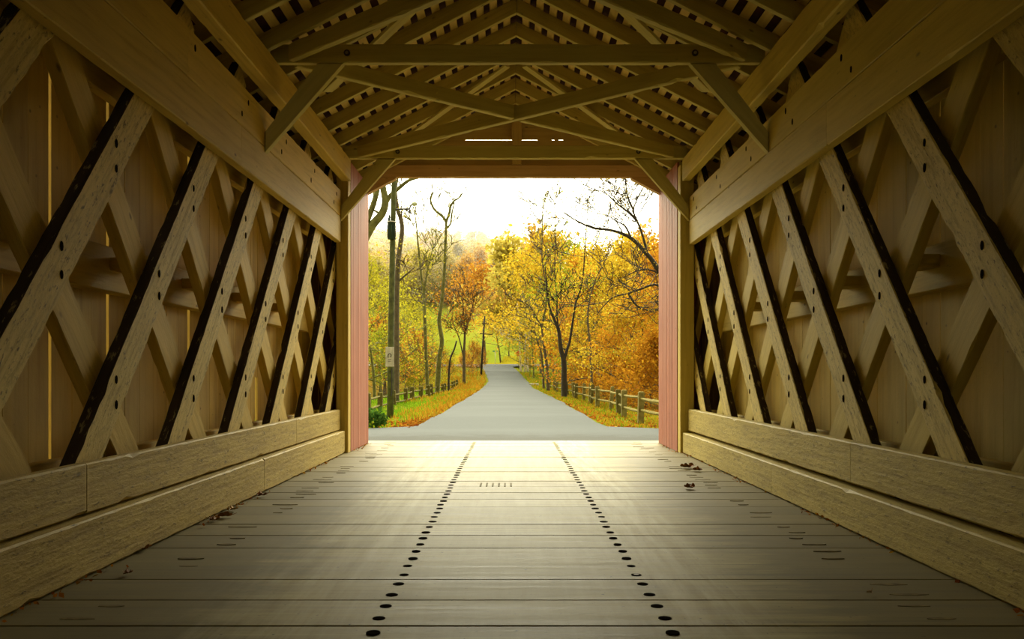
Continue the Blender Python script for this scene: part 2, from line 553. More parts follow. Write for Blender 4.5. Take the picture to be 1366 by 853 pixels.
slen = math.hypot(SL, 1.0)
for side, P in S.items():
    s = P['s']
    tint = '_l' if s < 0 else '_r'
    worn, clean = M['worn' + tint], M['clean' + tint]
    # siding boards
    mb = MB()
    y, k = YN, 0
    rnd = random.Random(11 + s)
    y = 5.02 - 0.24 * 80 if s < 0 else 5.1 - 0.24 * 80
    while y < YF:
        y1 = min(y + 0.24, YF)
        g = 0.006
        if s < 0 and min(abs(y1 - q) for q in (4.30, 5.02, 5.74, 7.18)) < 0.02:
            skip = 0.022 * y1 / P['siding'] - 0.0150
            y1 -= skip
        else:
            skip = 0
        dx = rnd.uniform(0, 0.004)
        x0, x1 = sorted((s * (P['siding'] + dx), s * (P['siding'] + dx + 0.022)))
        a, b = y + g / 2, y1 - g / 2
        if s < 0 and 8.95 < y1 < 9.19:       # the board with a split edge that lets daylight through low down
            mb.box((x0, a, -0.4), (x1, b, 0.38), 0, 0.002)
            mb.box((x0, a, 0.383), (x1, b - 0.078, 1.02), 0, 0.002)
            mb.box((x0, a, 1.023), (x1, b, 3.78), 0, 0.002)
        else:
            mb.box((x0, a, -0.4), (x1, b, 3.78), 0, 0.005)
        y = y1 + skip
        k += 1
    tag(mb.build('wall_' + side, M['siding' + tint]), 'vertical board siding of the bridge behind the %s lattice' % side, 'wall', kind='structure')
    # mid-height nailer rail
    yy = [YN + 2, 7.1, 10.95]
    for i in range(2):
        tag(timber('nailer_rail', (s * P['rail'], yy[i] + .002, 1.765), (s * P['rail'], yy[i + 1] - .002, 1.765), 0.118, 0.30, clean),
            '%s horizontal nailer plank on the siding behind the %s lattice' % ('nearer' if i == 0 else 'farther', side), 'plank', 'nailer planks')
    # spacer blocks on the rail
    for i in range(5):
        yb = (4.42 if s < 0 else 4.26) + 1.2 * i
        xa = s * (P['lat'] + 0.172)
        xb = s * (P['rail'] - 0.061)
        tag(timber('spacer_block', (xa, yb, 1.80), (xb, yb, 1.80), 0.25, 0.085, clean),
            'small wooden spacer block, %s from the camera, on the %s nailer plank' % (NTH(i), side), 'block', 'spacer blocks')
    # lattice: front layer rises away from the camera, back layer falls away from it
    nf = 0
    for n in range(-2, 7):
        Yb = (4.60 if s < 0 else 4.58) + 1.2 * n
        z0, z1 = ZB, ZT
        Y1 = Yb + SL * (z1 - 0.57)
        if Y1 > 12.35:
            z1 = 0.57 + (12.35 - Yb) / SL
        X = s * (P['lat'] + 0.040)
        L = (z1 - z0) * slen
        pg = []
        for zc in (0.956, 1.662, 2.368):
            if zc < z1 - 0.1:
                lx = (zc - z0) * slen
                pg += [(lx + 0.075 * 0.762, -0.075 * 0.648 * s), (lx - 0.075 * 0.762, 0.075 * 0.648 * s)]
        # local z is the wall normal towards the deck
        p0, p1 = (X, Yb + SL * (z0 - 0.57), z0), (X, Yb + SL * (z1 - 0.57), z1)
        me = timber_mesh('lattice_plank', L, 0.236, 0.078, worn, ch=0.004, wear=0.008, pegs=pg, seed=100 + n + 50 * s, dark_edge=-s, pa=0.762, pb_=-0.648 * s)
        o = timber('lattice_plank', p0, p1, 0, 0, worn, up=(-s, 0, 0), mesh=me)
        tag(o, 'weathered front lattice plank rising toward the portal, %s from the camera, %s wall' % (NTH(nf), side), 'plank', 'front lattice planks, %s wall' % side)
        nf += 1
    nb = 0
    for n in range(-2, 7):
        Yb = 6.44 + 1.2 * n
        z0, z1 = ZB, ZT
        if Yb + SL * (0.59 - z0) > 12.35:
            z0 = 0.59 + (Yb - 12.35) / SL
        if z1 - z0 < 0.3:
            continue
        X = s * (P['lat'] + 0.121)
        p0, p1 = (X, Yb - SL * (z0 - 0.59), z0), (X, Yb - SL * (z1 - 0.59), z1)
        me = timber_mesh('lattice_plank', (z1 - z0) * slen, 0.236, 0.078, clean, ch=0.004, wear=0.004, seed=300 + n + 50 * s)
        o = timber('lattice_plank', p0, p1, 0, 0, clean, up=(-s, 0, 0), mesh=me)
        tag(o, 'rear lattice plank falling toward the portal, %s from the camera, %s wall' % (NTH(nb), side), 'plank', 'rear lattice planks, %s wall' % side)
        nb += 1
    # chords: two stacked planks inside, the same outside the lattice
    cz = P['cz']
    for lev, (za, zb, joints) in {'lower': (cz[0], cz[1], [6.94] if s < 0 else [6.2]),
                                  'upper': (cz[1], cz[2], [5.80] if s < 0 else [7.67])}.items():
        ys = [YN] + joints + [10.98]
        for i in range(len(ys) - 1):
            L = ys[i + 1] - ys[i]
            pg = []
            if lev == 'upper':
                for q in range(-1, 6):
                    for dy, dzz in ((0, -0.075), (0.17, 0.07)):
                        yq = 5.75 + 1.2 * q + dy
                        if ys[i] + .05 < yq < ys[i + 1] - .05:
                            pg.append((yq - ys[i], dzz))
            X = s * (P['chord'] + 0.043)
            me = timber_mesh('chord_timber', L - 0.004, zb - za - 0.006, 0.084, clean, ch=0.005, wear=0.005, pegs=[(a, -b * s) for a, b in pg], seed=500 + i + 7 * s)
            o = timber('chord_timber', (X, ys[i] + 0.002, (za + zb) / 2), (X, ys[i + 1] - 0.002, (za + zb) / 2), 0, 0, clean, up=(-s, 0, 0), mesh=me)
            tag(o, '%s plank of the inner top chord, %s wall, %s length' % (lev, side, 'near' if i == 0 else 'portal-end'), 'beam', 'top chord planks')
        X = s * (P['lat'] + 0.205)
        tag(timber('chord_timber', (X, YN, (za + zb) / 2), (X, 10.9, (za + zb) / 2), zb - za - 0.006, 0.08, clean, up=(-s, 0, 0)),
            '%s plank of the outer top chord behind the %s lattice' % (lev, side), 'beam', 'outer top chord planks')
    # kerbs
    k1, k2, k3 = P['kz']
    for lev, xf, za, zb, joints in (('lower', P['kerb'], 0.004, k1, [7.42] if s < 0 else [7.26]),
                                    ('upper', P['ukerb'], k2 + .004, k3, [4.43, 8.76] if s < 0 else [5.74])):
        ys = [YN] + joints + [11.0 if lev == 'lower' else 10.98]
        th = (P['lat'] - 0.006) - xf
        for i in range(len(ys) - 1):
            X = s * (xf + th / 2)
            names = ['nearest', 'middle', 'portal-end'] if len(ys) == 4 else ['near', 'portal-end']
            o = timber('kerb_timber', (X, ys[i] + .003, (za + zb) / 2), (X, ys[i + 1] - .003, (za + zb) / 2), zb - za, th, M['kerb' + tint],
                       up=(-s, 0, 0), ch=0.008, wear=0.006, seed=600 + i + 9 * s + (3 if lev == 'upper' else 0))
            tag(o, '%s kerb timber along the %s lattice, %s length' % (lev, side, names[i]), 'beam', 'kerb timbers')
    X = s * (P['lat'] + 0.205)
    tag(timber('kerb_timber', (X, YN, 0.44), (X, 10.9, 0.44), 0.29, 0.08, clean, up=(-s, 0, 0)),
        'outer bottom chord plank behind the foot of the %s lattice' % side, 'beam')
    # roof plate
    a, b = P['plate']
    o = timber('wall_plate_timber', (s * (a + b) / 2, YN, sum(PLZ) / 2), (s * (a + b) / 2, 10.99, sum(PLZ) / 2), b - a, PLZ[1] - PLZ[0], clean, ch=0.008, wear=0.008, seed=77 + s)
    tag(o, 'square roof plate timber running above the %s top chord' % side, 'beam', 'roof plates')
    # portal post
    a, b = P['post']
    o = timber('portal_post', (s * (a + b) / 2, 11.13, 0.003), (s * (a + b) / 2, 11.13, 3.86), b - a, 0.17, clean, up=(0, 1, 0), ch=0.006)
    tag(o, 'cream timber post beside the faded red boards, %s of the portal' % side, 'post', 'portal posts')
    # red cheek boards and the return wall outside
    mb = MB()
    yb = 11.222
    rnd = random.Random(5 + s)
    widths = [0.19, 0.16, 0.2, 0.17, 0.15, 0.19, 0.18, 0.2]
    for w in widths:
        y1 = min(yb + w, 12.62)
        dx = rnd.uniform(0, 0.008)
        x0, x1 = sorted((s * (P['cheek'] + dx), s * (P['cheek'] + 0.03 + dx)))
        mb.box((x0, yb + 0.002, 0.002), (x1, y1 - 0.002, 3.945), 0, 0.003)
        yb = y1
        if yb >= 12.62:
            break
    x0, x1 = sorted((s * (P['cheek'] + 0.045), s * 3.05))
    mb.box((x0, 12.565, -0.4), (x1, 12.60, 4.15), 0, 0.003)
    tag(mb.build('wall_portal_' + side, M['red']), 'faded red vertical boards lining the %s side of the portal' % side, 'wall', kind='structure')
    # portal bracket
    mb = MB()
    cxk = P['cheek'] - 0.004
    tri = [(0, 0), (0.43, 0.228), (0.43, 0.244), (0, 0.244)]
    pts_ = [(s * (cxk - a), 3.78 + b) for a, b in tri]
    if s > 0:
        pts_ = pts_[::-1]
    vs = [(x, 12.44, z) for x, z in pts_] + [(x, 12.56, z) for x, z in pts_]
    n4 = len(pts_)
    fs = [tuple(range(n4)), tuple(reversed(range(n4, 2 * n4)))] + [(i, i + n4, (i + 1) % n4 + n4, (i + 1) % n4) for i in range(n4)]
    mb.add(vs, fs)
    tag(mb.build('portal_bracket', M['header']), 'small faded red corner bracket, top %s of the portal opening' % side, 'bracket', 'portal brackets')

# --- ties, knee braces, lateral braces
XL, XR = -2.215, 2.335
for i, (Y, lab) in enumerate(((4.0, 'overhead'), (7.62, 'middle'), (11.0, 'portal-end'))):
    L = XR - XL
    e = empty('tie_beam', (XL, Y, 3.925 + 0.088), '%s horizontal tie beam crossing the bridge between the roof plates' % lab, 'beam', 'tie beams')
    me = timber_mesh('tie_beam_body', L, 0.075, 0.172, M['roof_wood'], ch=0.006, wear=0.010, seed=900 + i)
    o = bpy.data.objects.new('timber', me)
    C.objects.link(o)
    o.parent = e
    for bx in (0.705, L - 0.645):
        mb = MB()
        mb.lathe((bx, 0, 0.002), [(0.030, -0.046), (0.030, -0.038), (0.030, -0.036)], 16, 0, 1)
        mb.lathe((bx, 0, 0.002), [(0.014, -0.058), (0.014, -0.045)], 6, 1, 1)
        mb.build('bolt', [M['iron'], M['steel']], e)
    for side, P in S.items():
        s = P['s']
        if i == 0:
            continue
        Yk = Y
        # knee brace: a plumb cut foot against the chord, a level cut head under the tie
        fx = P['chord'] - 0.004
        z_lo, z_hi = 3.10, 3.92
        ft = 0.19
        hd = 0.72
        pl = [(0, 0), (hd, z_hi - z_lo), (hd - 0.235, z_hi - z_lo), (0, ft)]
        mbk = MB()
        poly = [(s * (fx - a), z_lo + b) for a, b in pl]
        if s > 0:
            poly = poly[::-1]
        n4 = len(poly)
        ins = 0.006
        c0 = (sum(p[0] for p in poly) / 4, sum(p[1] for p in poly) / 4)
        inner = [(p[0] + (c0[0] - p[0]) * 0.03, p[1] + (c0[1] - p[1]) * 0.03) for p in poly]
        # local frame: origin at foot, x along the brace so the grain follows it
        th = math.atan2(z_hi - z_lo, -s * hd)
        ca, sa = math.cos(th), math.sin(th)
        o0 = (s * fx, z_lo)

        def loc(p, yv):
            dx, dz = p[0] - o0[0], p[1] - o0[1]
            return (dx * ca + dz * sa, yv, -dx * sa + dz * ca)
        vs = [loc(p, -0.0375) for p in inner] + [loc(p, -0.0315) for p in poly] + [loc(p, 0.0315) for p in poly] + [loc(p, 0.0375) for p in inner]
        fs = [tuple(range(4)), tuple(reversed(range(12, 16)))]
        for r in range(3):
            for q in range(4):
                fs.append((r * 4 + q, (r + 1) * 4 + q, (r + 1) * 4 + (q + 1) % 4, r * 4 + (q + 1) % 4))
        mbk.add(vs, fs)
        o = mbk.build('knee_brace', M['roof_wood'])
        o.matrix_world = Matrix.Translation((o0[0], Yk, o0[1])) @ Matrix.Rotation(-th, 4, 'Y')
        tag(o, 'diagonal knee brace under the %s tie beam at the %s wall' % (lab, side), 'brace', 'knee braces')

BZ = 3.925 + 0.078
for i, (Ya, Yb) in enumerate(((4.0, 7.62), (7.62, 11.0))):
    lab = 'overhead' if i == 0 else 'portal-end'
    xl, xr = -2.08, 2.20
    a0 = Vector((xl + 0.07, Yb - 0.072, BZ))
    a1 = Vector((xr - 0.07, Ya + 0.072, BZ))
    o = timber('lateral_brace', a0, a1, 0.07, 0.155, M['roof_wood'], ch=0.006, wear=0.010, seed=950 + i)
    tag(o, 'unbroken diagonal brace crossing the %s roof bay from far left to near right' % lab, 'brace', 'lateral braces')
    b0 = Vector((xl + 0.07, Ya + 0.072, BZ))
    b1 = Vector((xr - 0.07, Yb - 0.072, BZ))
    mid = (b0 + b1) / 2
    d = (b1 - b0).normalized() * 0.062
    for j, (q0, q1) in enumerate(((b0, mid - d), (mid + d, b1))):
        o = timber('lateral_brace', q0, q1, 0.07, 0.155, M['roof_wood'], ch=0.006, wear=0.010, seed=960 + i + 5 * j)
        tag(o, '%s half of the jointed diagonal brace in the %s roof bay' % ('near left' if j == 0 else 'far right', lab), 'brace', 'lateral braces')

# --- rafters, laths, roof deck
th = math.atan(PITCH)
RZ = PLZ[1] + PITCH * HALF
EAVE = 3.02
dR, tR = 0.15, 0.06
NR = 17
for side in ('left', 'right'):
    s = S[side]['s']
    u = Vector((s * math.cos(th), 0, -math.sin(th)))
    nrm = Vector((s * math.sin(th), 0, math.cos(th)))
    Lr = EAVE / math.cos(th)
    mb = MB()
    tn = math.tan(th)
    g = 0.002
    # profile in (along slope, normal); chamfered lower arris along the thickness
    c = 0.005
    prof = [(g, 0), (Lr, 0), (Lr, dR), (g - dR * tn, dR)]
    lo = [(p[0], p[1]) for p in prof]
    ins = [(prof[0][0] + c, c), (Lr - c, c), (Lr - c, dR - c), (prof[3][0] + 2 * c, dR - c)]
    vs = [(a, -tR / 2, b) for a, b in ins] + [(a, -tR / 2 + c, b) for a, b in lo] + [(a, tR / 2 - c, b) for a, b in lo] + [(a, tR / 2, b) for a, b in ins]
    fs = [tuple(range(4)), tuple(reversed(range(12, 16)))]
    for r in range(3):
        for q in range(4):
            fs.append((r * 4 + q, (r + 1) * 4 + q, (r + 1) * 4 + (q + 1) % 4, r * 4 + (q + 1) % 4))
    mb.add(vs, fs)
    me = mb.mesh('rafter', [M['roof_wood']])
    ys = [9.26 + 0.62 * (k - 11) for k in range(NR)]
    for k, Y in enumerate(ys):
        o = bpy.data.objects.new('rafter', me)
        C.objects.link(o)
        base = Vector((CX, Y, RZ))
        yv = nrm.cross(u)
        m = Matrix((u, yv, nrm)).transposed().to_4x4()
        m.translation = base
        o.matrix_world = m
        tag(o, 'roof rafter on the %s slope, %s back from the portal gable' % (side, NTH(NR - 1 - k)), 'rafter', 'rafters of the %s slope' % side)
    # laths
    nl = 19
    for k in range(nl):
        d = 0.045 + 0.165 * k
        c0 = Vector((CX, 0, RZ)) + u * d + nrm * (dR + 0.014)
        o = timber('roof_lath', (c0.x, YN, c0.z), (c0.x, 12.43, c0.z), 0.088, 0.024, M['lath'], up=nrm, ch=0.003)
        tag(o, 'pale lath across the rafters, %s down from the ridge on the %s slope' % (NTH(k), side), 'lath', 'laths of the %s slope' % side)
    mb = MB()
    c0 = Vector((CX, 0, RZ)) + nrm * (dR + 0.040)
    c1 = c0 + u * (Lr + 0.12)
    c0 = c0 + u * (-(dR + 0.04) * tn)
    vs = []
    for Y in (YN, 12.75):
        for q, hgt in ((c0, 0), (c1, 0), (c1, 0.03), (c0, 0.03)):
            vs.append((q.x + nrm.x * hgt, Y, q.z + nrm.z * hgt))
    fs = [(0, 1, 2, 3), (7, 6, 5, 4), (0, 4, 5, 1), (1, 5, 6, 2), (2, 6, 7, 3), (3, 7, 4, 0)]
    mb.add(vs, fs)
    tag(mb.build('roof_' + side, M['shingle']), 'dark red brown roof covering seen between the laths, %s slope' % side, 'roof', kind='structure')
    # wind braces flat under the rafters
    for i, (xa, ya, xb, yb2) in enumerate(((2.02, 8.74, 0.10, 7.20), (1.95, 11.62, 0.12, 10.62))):
        def on(xx, yy):
            return Vector((CX + s * xx, yy, RZ - PITCH * xx)) - nrm * 0.018
        o = timber('wind_brace', on(xa, ya), on(xb, yb2), 0.15, 0.03, M['roof_wood'], up=nrm, ch=0.004)
        tag(o, 'flat diagonal wind brace under the %s rafters near the %s tie beam' % (side, 'middle' if i == 0 else 'portal-end'), 'brace', 'wind braces')

# --- gable, header, king post
mb = MB()


def roofz(x):
    return RZ - PITCH * abs(x - CX) + 0.15


def slab(x0, x1, z0, z1, mi=0):
    """a horizontal gable board cut to the roof line"""
    xs = [x0] + ([CX] if x0 < CX < x1 else []) + [x1]
    top = [(x, min(z1, roofz(x))) for x in xs]
    # where the roof line crosses z1
    for sg in (-1, 1):
        xc = CX + sg * (RZ + 0.15 - z1) / PITCH
        if x0 < xc < x1:
            top.append((xc, z1))
    top = sorted(t for t in top if t[1] > z0)
    poly = [(top[0][0], z0), (top[-1][0], z0)] + top[::-1]
    n = len(poly)
    vs = [(x, 12.545, z) for x, z in poly] + [(x, 12.575, z) for x, z in poly]
    fs = [tuple(range(n)), tuple(reversed(range(n, 2 * n)))] + [(i, i + n, (i + 1) % n + n, (i + 1) % n) for i in range(n)]
    mb.add(vs, fs, mi)


def gable_half(z):
    return (RZ + 0.15 - z) / PITCH


zs = [4.22, 4.41, 4.613, 4.80, 5.0, 5.27]
for i in range(len(zs) - 1):
    za, zb = zs[i] + (0.003 if i != 2 else 0.0115), zs[i + 1]
    h = gable_half(za) - 0.002
    slab(max(CX - h, -2.14), min(CX + h, 2.21), za, zb)
h = gable_half(4.62)
slab(CX - h, -0.70, 4.613, 4.6245)
slab(0.40, 0.62, 4.613, 4.6245)
slab(0.66, 0.72, 4.613, 4.6245)
slab(0.79, CX + h, 4.613, 4.6245)
tag(mb.build('wall_gable', M['gable']), 'brown boarded gable with a thin daylight slit above the portal', 'wall', kind='structure')
tag(timber('portal_header', (-2.175, 12.49, 4.12), (2.245, 12.49, 4.12), 0.10, 0.185, M['header'], ch=0.006, wear=0.006),
    'faded red header timber across the top of the portal opening', 'beam')
tag(timber('king_post', (0.085, 12.48, 4.216), (0.085, 12.48, 5.06), 0.15, 0.11, M['gable'], up=(0, 1, 0), ch=0.006),
    'short upright king post in front of the gable boards', 'post')
# ------------------------------------------------------------------ the land
RC = [(13.08, 0, 0), (30, 0, 0.0), (50, -0.15, -0.03), (63, -0.27, -0.05), (80, -0.3, 0.27), (97, -1.0, 1.05), (115, -1.8, 1.85), (132, -2.6, 2.45), (146, -3.2, 2.8), (160, -4, 3.1)]


def interp(tab, Y, k):
    if Y <= tab[0][0]:
        return tab[0][k]
    for a, b in zip(tab, tab[1:]):
        if Y <= b[0]:
            t = (Y - a[0]) / (b[0] - a[0])
            return a[k] + (b[k] - a[k]) * t
    return tab[-1][k]


def sstep(a, b, x):
    t = max(0.0, min(1.0, (x - a) / (b - a)))
    return t * t * (3 - 2 * t)


HILL = [(13, 0), (80, 0.2), (110, 1.6), (135, 2.5), (148, 3.3), (165, 5.2), (200, 10.5), (250, 20.5), (300, 31), (350, 42), (400, 55), (440, 61), (520, 62)]


def ground_z(X, Y):
    if Y < 12.95:
        return -1.9
    road = interp(RC, Y, 2)
    xc = interp(RC, Y, 1)
    d = X - xc
    far = sstep(82, 117, Y)
    if d > 0:
        drop = -0.06 - 0.11 * sstep(1.9, 3.4, d) - 0.9 * sstep(4.2, 12, d)
    else:
        drop = -0.06 - 0.14 * sstep(1.9, 4.2, -d) - 0.9 * sstep(5, 13, -d)
    near = road + drop
    h = interp(HILL, Y, 1)
    hz = h * (1 - 0.42 * sstep(-25, 60, X) * sstep(150, 400, Y)) + 0.03 * min(0, X) * 0
    hz -= 0.10
    z = near * (1 - far) + hz * far
    # the road bed itself always stays just under the asphalt
    if abs(d) < 2.6 and Y < 160:
        z = z + (road - 0.05 - z) * (1 - sstep(1.9, 2.6, abs(d)))
    return z


gm = [ground_mat('woodland_floor', [(0.059, 0.043, 0.008), (0.119, 0.071, 0.011), (0.091, 0.100, 0.011)], 0.9),
      ground_mat('verge_grass', [(0.15, 0.085, 0.012), (0.105, 0.125, 0.012), (0.13, 0.155, 0.014)], 1.6),
      ground_mat('meadow_grass', [(0.104, 0.135, 0.013), (0.149, 0.171, 0.016), (0.194, 0.194, 0.023)], 0.05, 0.1),
      ground_mat('bank_grass', [(0.180, 0.133, 0.010), (0.210, 0.173, 0.010), (0.110, 0.138, 0.010)], 0.6)]
ysg = [-60, -14, 0, 12.9] + [12.97, 13.3, 14, 15, 16, 17, 18, 19, 20, 22, 24, 26, 28, 30, 33, 36, 40, 44, 48, 53, 58, 63, 68, 74, 80, 86, 92, 98, 104, 110, 116, 122, 128, 134, 139, 144, 148, 153, 159, 165, 175, 185, 200, 215, 230, 250, 265, 280, 300, 325, 350, 375, 400, 425, 450, 520]
xsr = [0, 0.7, 1.4, 1.9, 2.3, 2.7, 3.2, 3.8, 4.5, 5.5, 7, 9, 11, 14, 18, 23, 30, 38, 48, 60, 75, 95, 120, 160]
xsg = [-x for x in xsr[::-1]] + xsr[1:]
vs, fs, mi = [], [], []
rg = random.Random(2)
for Y in ysg:
    xc = interp(RC, Y, 1) if Y < 150 else interp(RC, 150, 1)
    for x in xsg:
        X = x + xc
        j = rg.uniform(-0.02, 0.02) if abs(x) > 2.5 and Y > 14 else 0
        vs.append((X, Y, ground_z(X, Y) + j * (1 + Y / 40)))
nx = len(xsg)
for i in range(len(ysg) - 1):
    for j in range(nx - 1):
        fs.append((i * nx + j, i * nx + j + 1, (i + 1) * nx + j + 1, (i + 1) * nx + j))
        Y, x = ysg[i], (xsg[j] + xsg[j + 1]) / 2
        if Y >= 159 and Y < 265:
            mi.append(2)
        elif Y >= 134 and Y < 159:
            mi.append(3)
        elif Y >= 250:
            mi.append(0)
        elif -6.5 < x < 4.3 or Y > 90 and -10 < x < 8:
            mi.append(1)
        else:
            mi.append(0)
mb = MB()
mb.add(vs, fs)
mb.mi = mi
o = mb.build('ground', gm, smooth=True)
tag(o, 'grassy verges, wooded banks and rolling meadow beyond the bridge', 'ground', kind='structure')

# road strip (apron at the bridge mouth, then the lane, then the junction)
mb = MB()
rows = [(13.085, -4.2, 4.2), (14.2, -4.0, 4.0), (15.6, -3.6, 3.6), (16.1, -2.9, 2.9), (16.7, -1.95, 1.98), (18, -1.9, 1.9)]
Y = 20
while Y <= 119:
    xc = interp(RC, Y, 1)
    w = 1.9 + 0.25 * sstep(85, 110, Y)
    rows.append((Y, xc - w, xc + w))
    Y += 2.0
rows += [(120.5, -5.2, 0.6), (122, -8, 1.4), (123.5, -16, 5), (125, -30, 14), (127, -33, 19), (129, -34, 20), (131, -35, 21), (133, -36, 22), (135, -36, 22)]
rr = random.Random(4)
vs = []
for Y, a, b in rows:
    for t in (0, 0.2, 0.5, 0.8, 1):
        X = a + (b - a) * t + (rr.uniform(-0.05, 0.05) if t in (0, 1) and Y > 16.5 else 0)
        z = interp(RC, Y, 2) + 0.03 * (1 - (2 * t - 1) ** 2) - 0.012
        if Y > 113:
            z = max(z, ground_z(X, Y) + 0.08)
        if Y < 16.3:
            z = max(interp(RC, Y, 2) - 0.012, -0.012)
        vs.append((X, Y, z))
fs = [(i * 5 + j, i * 5 + j + 1, (i + 1) * 5 + j + 1, (i + 1) * 5 + j) for i in range(len(rows) - 1) for j in range(4)]
mb.add(vs, fs)
tag(mb.build('road', M['asphalt'], smooth=True), 'narrow grey asphalt road leaving the bridge and bending left', 'road', kind='structure')

# ------------------------------------------------------------------ plants
BARK = plain('grey_brown_bark', (0.10, 0.075, 0.035), 0.9, var=0.45, scale=6, bump=0.6)
BARK_M = plain('mossy_bark', (0.13, 0.125, 0.025), 0.9, var=0.5, scale=5, bump=0.6)
BARK_D = plain('dark_bark', (0.035, 0.026, 0.013), 0.9, var=0.4, scale=6, bump=0.6)
BIRCH = plain('white_bark', (0.62, 0.56, 0.42), 0.8, var=0.35, scale=5)
LEAF = {
    'gold': leafy('golden_leaves', [(0.436, 0.287, 0.020), (0.526, 0.379, 0.026), (0.475, 0.275, 0.020), (0.551, 0.432, 0.038)]),
    'amber': leafy('amber_leaves', [(0.385, 0.170, 0.016), (0.487, 0.242, 0.016), (0.411, 0.159, 0.016), (0.513, 0.297, 0.020)]),
    'rust': leafy('rust_leaves', [(0.334, 0.124, 0.020), (0.436, 0.190, 0.020), (0.475, 0.275, 0.032)]),
    'olive': leafy('olive_yellow_leaves', [(0.257, 0.239, 0.017), (0.346, 0.307, 0.020), (0.391, 0.330, 0.025), (0.268, 0.268, 0.017)]),
    'green': leafy('yellow_green_leaves', [(0.167, 0.239, 0.017), (0.257, 0.307, 0.020), (0.324, 0.319, 0.022)]),
    'straw': leafy('straw_leaves', [(0.335, 0.273, 0.084), (0.391, 0.319, 0.106), (0.346, 0.262, 0.073)]),
    'haze': leafy('hazed_pale_leaves', [(0.385, 0.295, 0.097), (0.454, 0.351, 0.124), (0.399, 0.316, 0.083), (0.358, 0.323, 0.110)]),  # distance haze is mixed into the colours of these far leaves
    'haze_o': leafy('hazed_orange_leaves', [(0.454, 0.267, 0.062), (0.510, 0.323, 0.075), (0.427, 0.253, 0.069)]),
    'haze_y': leafy('hazed_yellow_leaves', [(0.468, 0.379, 0.062), (0.510, 0.421, 0.083), (0.427, 0.337, 0.055)]),
    'deep': leafy('deep_green_leaves', [(0.035, 0.085, 0.012), (0.06, 0.13, 0.02)], 0.3),
}


def leaves_mesh(name, pts, per, spread, size, mat, rng, flat=0.0):
    pts = np.asarray(pts, dtype=float)
    n = len(pts) * per
    c = np.repeat(pts, per, axis=0) + rng.normal(0, 1, (n, 3)) * (np.asarray(spread) if np.ndim(spread) else np.array([spread] * 3))
    a = rng.normal(0, 1, (n, 3))
    if flat:
        a[:, 2] *= (1 - flat)
    a /= np.linalg.norm(a, axis=1, keepdims=True) + 1e-9
    b = rng.normal(0, 1, (n, 3))
    if flat:
        b[:, 2] *= (1 - flat)
    b -= a * (a * b).sum(1, keepdims=True)
    b /= np.linalg.norm(b, axis=1, keepdims=True) + 1e-9
    sz = size * rng.uniform(0.6, 1.35, (n, 1))
    v = np.empty((n, 4, 3))
    v[:, 0] = c - a * sz * 0.5
    v[:, 1] = c + b * sz * 0.30 - a * sz * 0.05
    v[:, 2] = c + a * sz * 0.5
    v[:, 3] = c - b * sz * 0.30 - a * sz * 0.05
    me = bpy.data.meshes.new(name)
    me.vertices.add(n * 4)
    me.vertices.foreach_set('co', v.reshape(-1))
    me.loops.add(n * 4)
    me.loops.foreach_set('vertex_index', np.arange(n * 4, dtype=np.int32))
    me.polygons.add(n)
    me.polygons.foreach_set('loop_start', np.arange(0, n * 4, 4, dtype=np.int32))
    me.update(calc_edges=True)
    me.materials.append(mat)
    return me


def grow(mb, p, d, L, r, depth, rnd, tips, up=0.25, spread=0.75, n=5, segs=4, minr=0.004):
    pts, rads = [p.copy()], [r]
    q, dd = p.copy(), d.normalized()
    for i in range(segs):
        dd = (dd + Vector((rnd.gauss(0, 0.14), rnd.gauss(0, 0.14), rnd.gauss(0, 0.10) + up * 0.12))).normalized()
        q = q + dd * (L / segs)
        pts.append(q.copy())
        rads.append(max(minr, r * (1 - 0.62 * (i + 1) / segs)))
        if depth <= 1:
            tips.append(tuple(q))
    mb.tube(pts, rads, max(3, min(8, 3 + depth)), cap=False)
    if depth <= 0:
        return
    for k in range(n):
        t = rnd.uniform(0.30, 1.0)
        i = min(segs - 1, int(t * segs))
        b = pts[i].lerp(pts[i + 1], t * segs - i)
        ax = Vector((rnd.gauss(0, 1), rnd.gauss(0, 1), rnd.gauss(0, 0.4))).normalized()
        nd_ = (dd * (1 - spread * 0.55) + ax * spread + Vector((0, 0, up))).normalized()
        grow(mb, b, nd_, L * rnd.uniform(0.42, 0.66), max(minr, rads[i] * 0.55), depth - 1, rnd, tips, up, spread, max(2, n - 1), segs, minr)


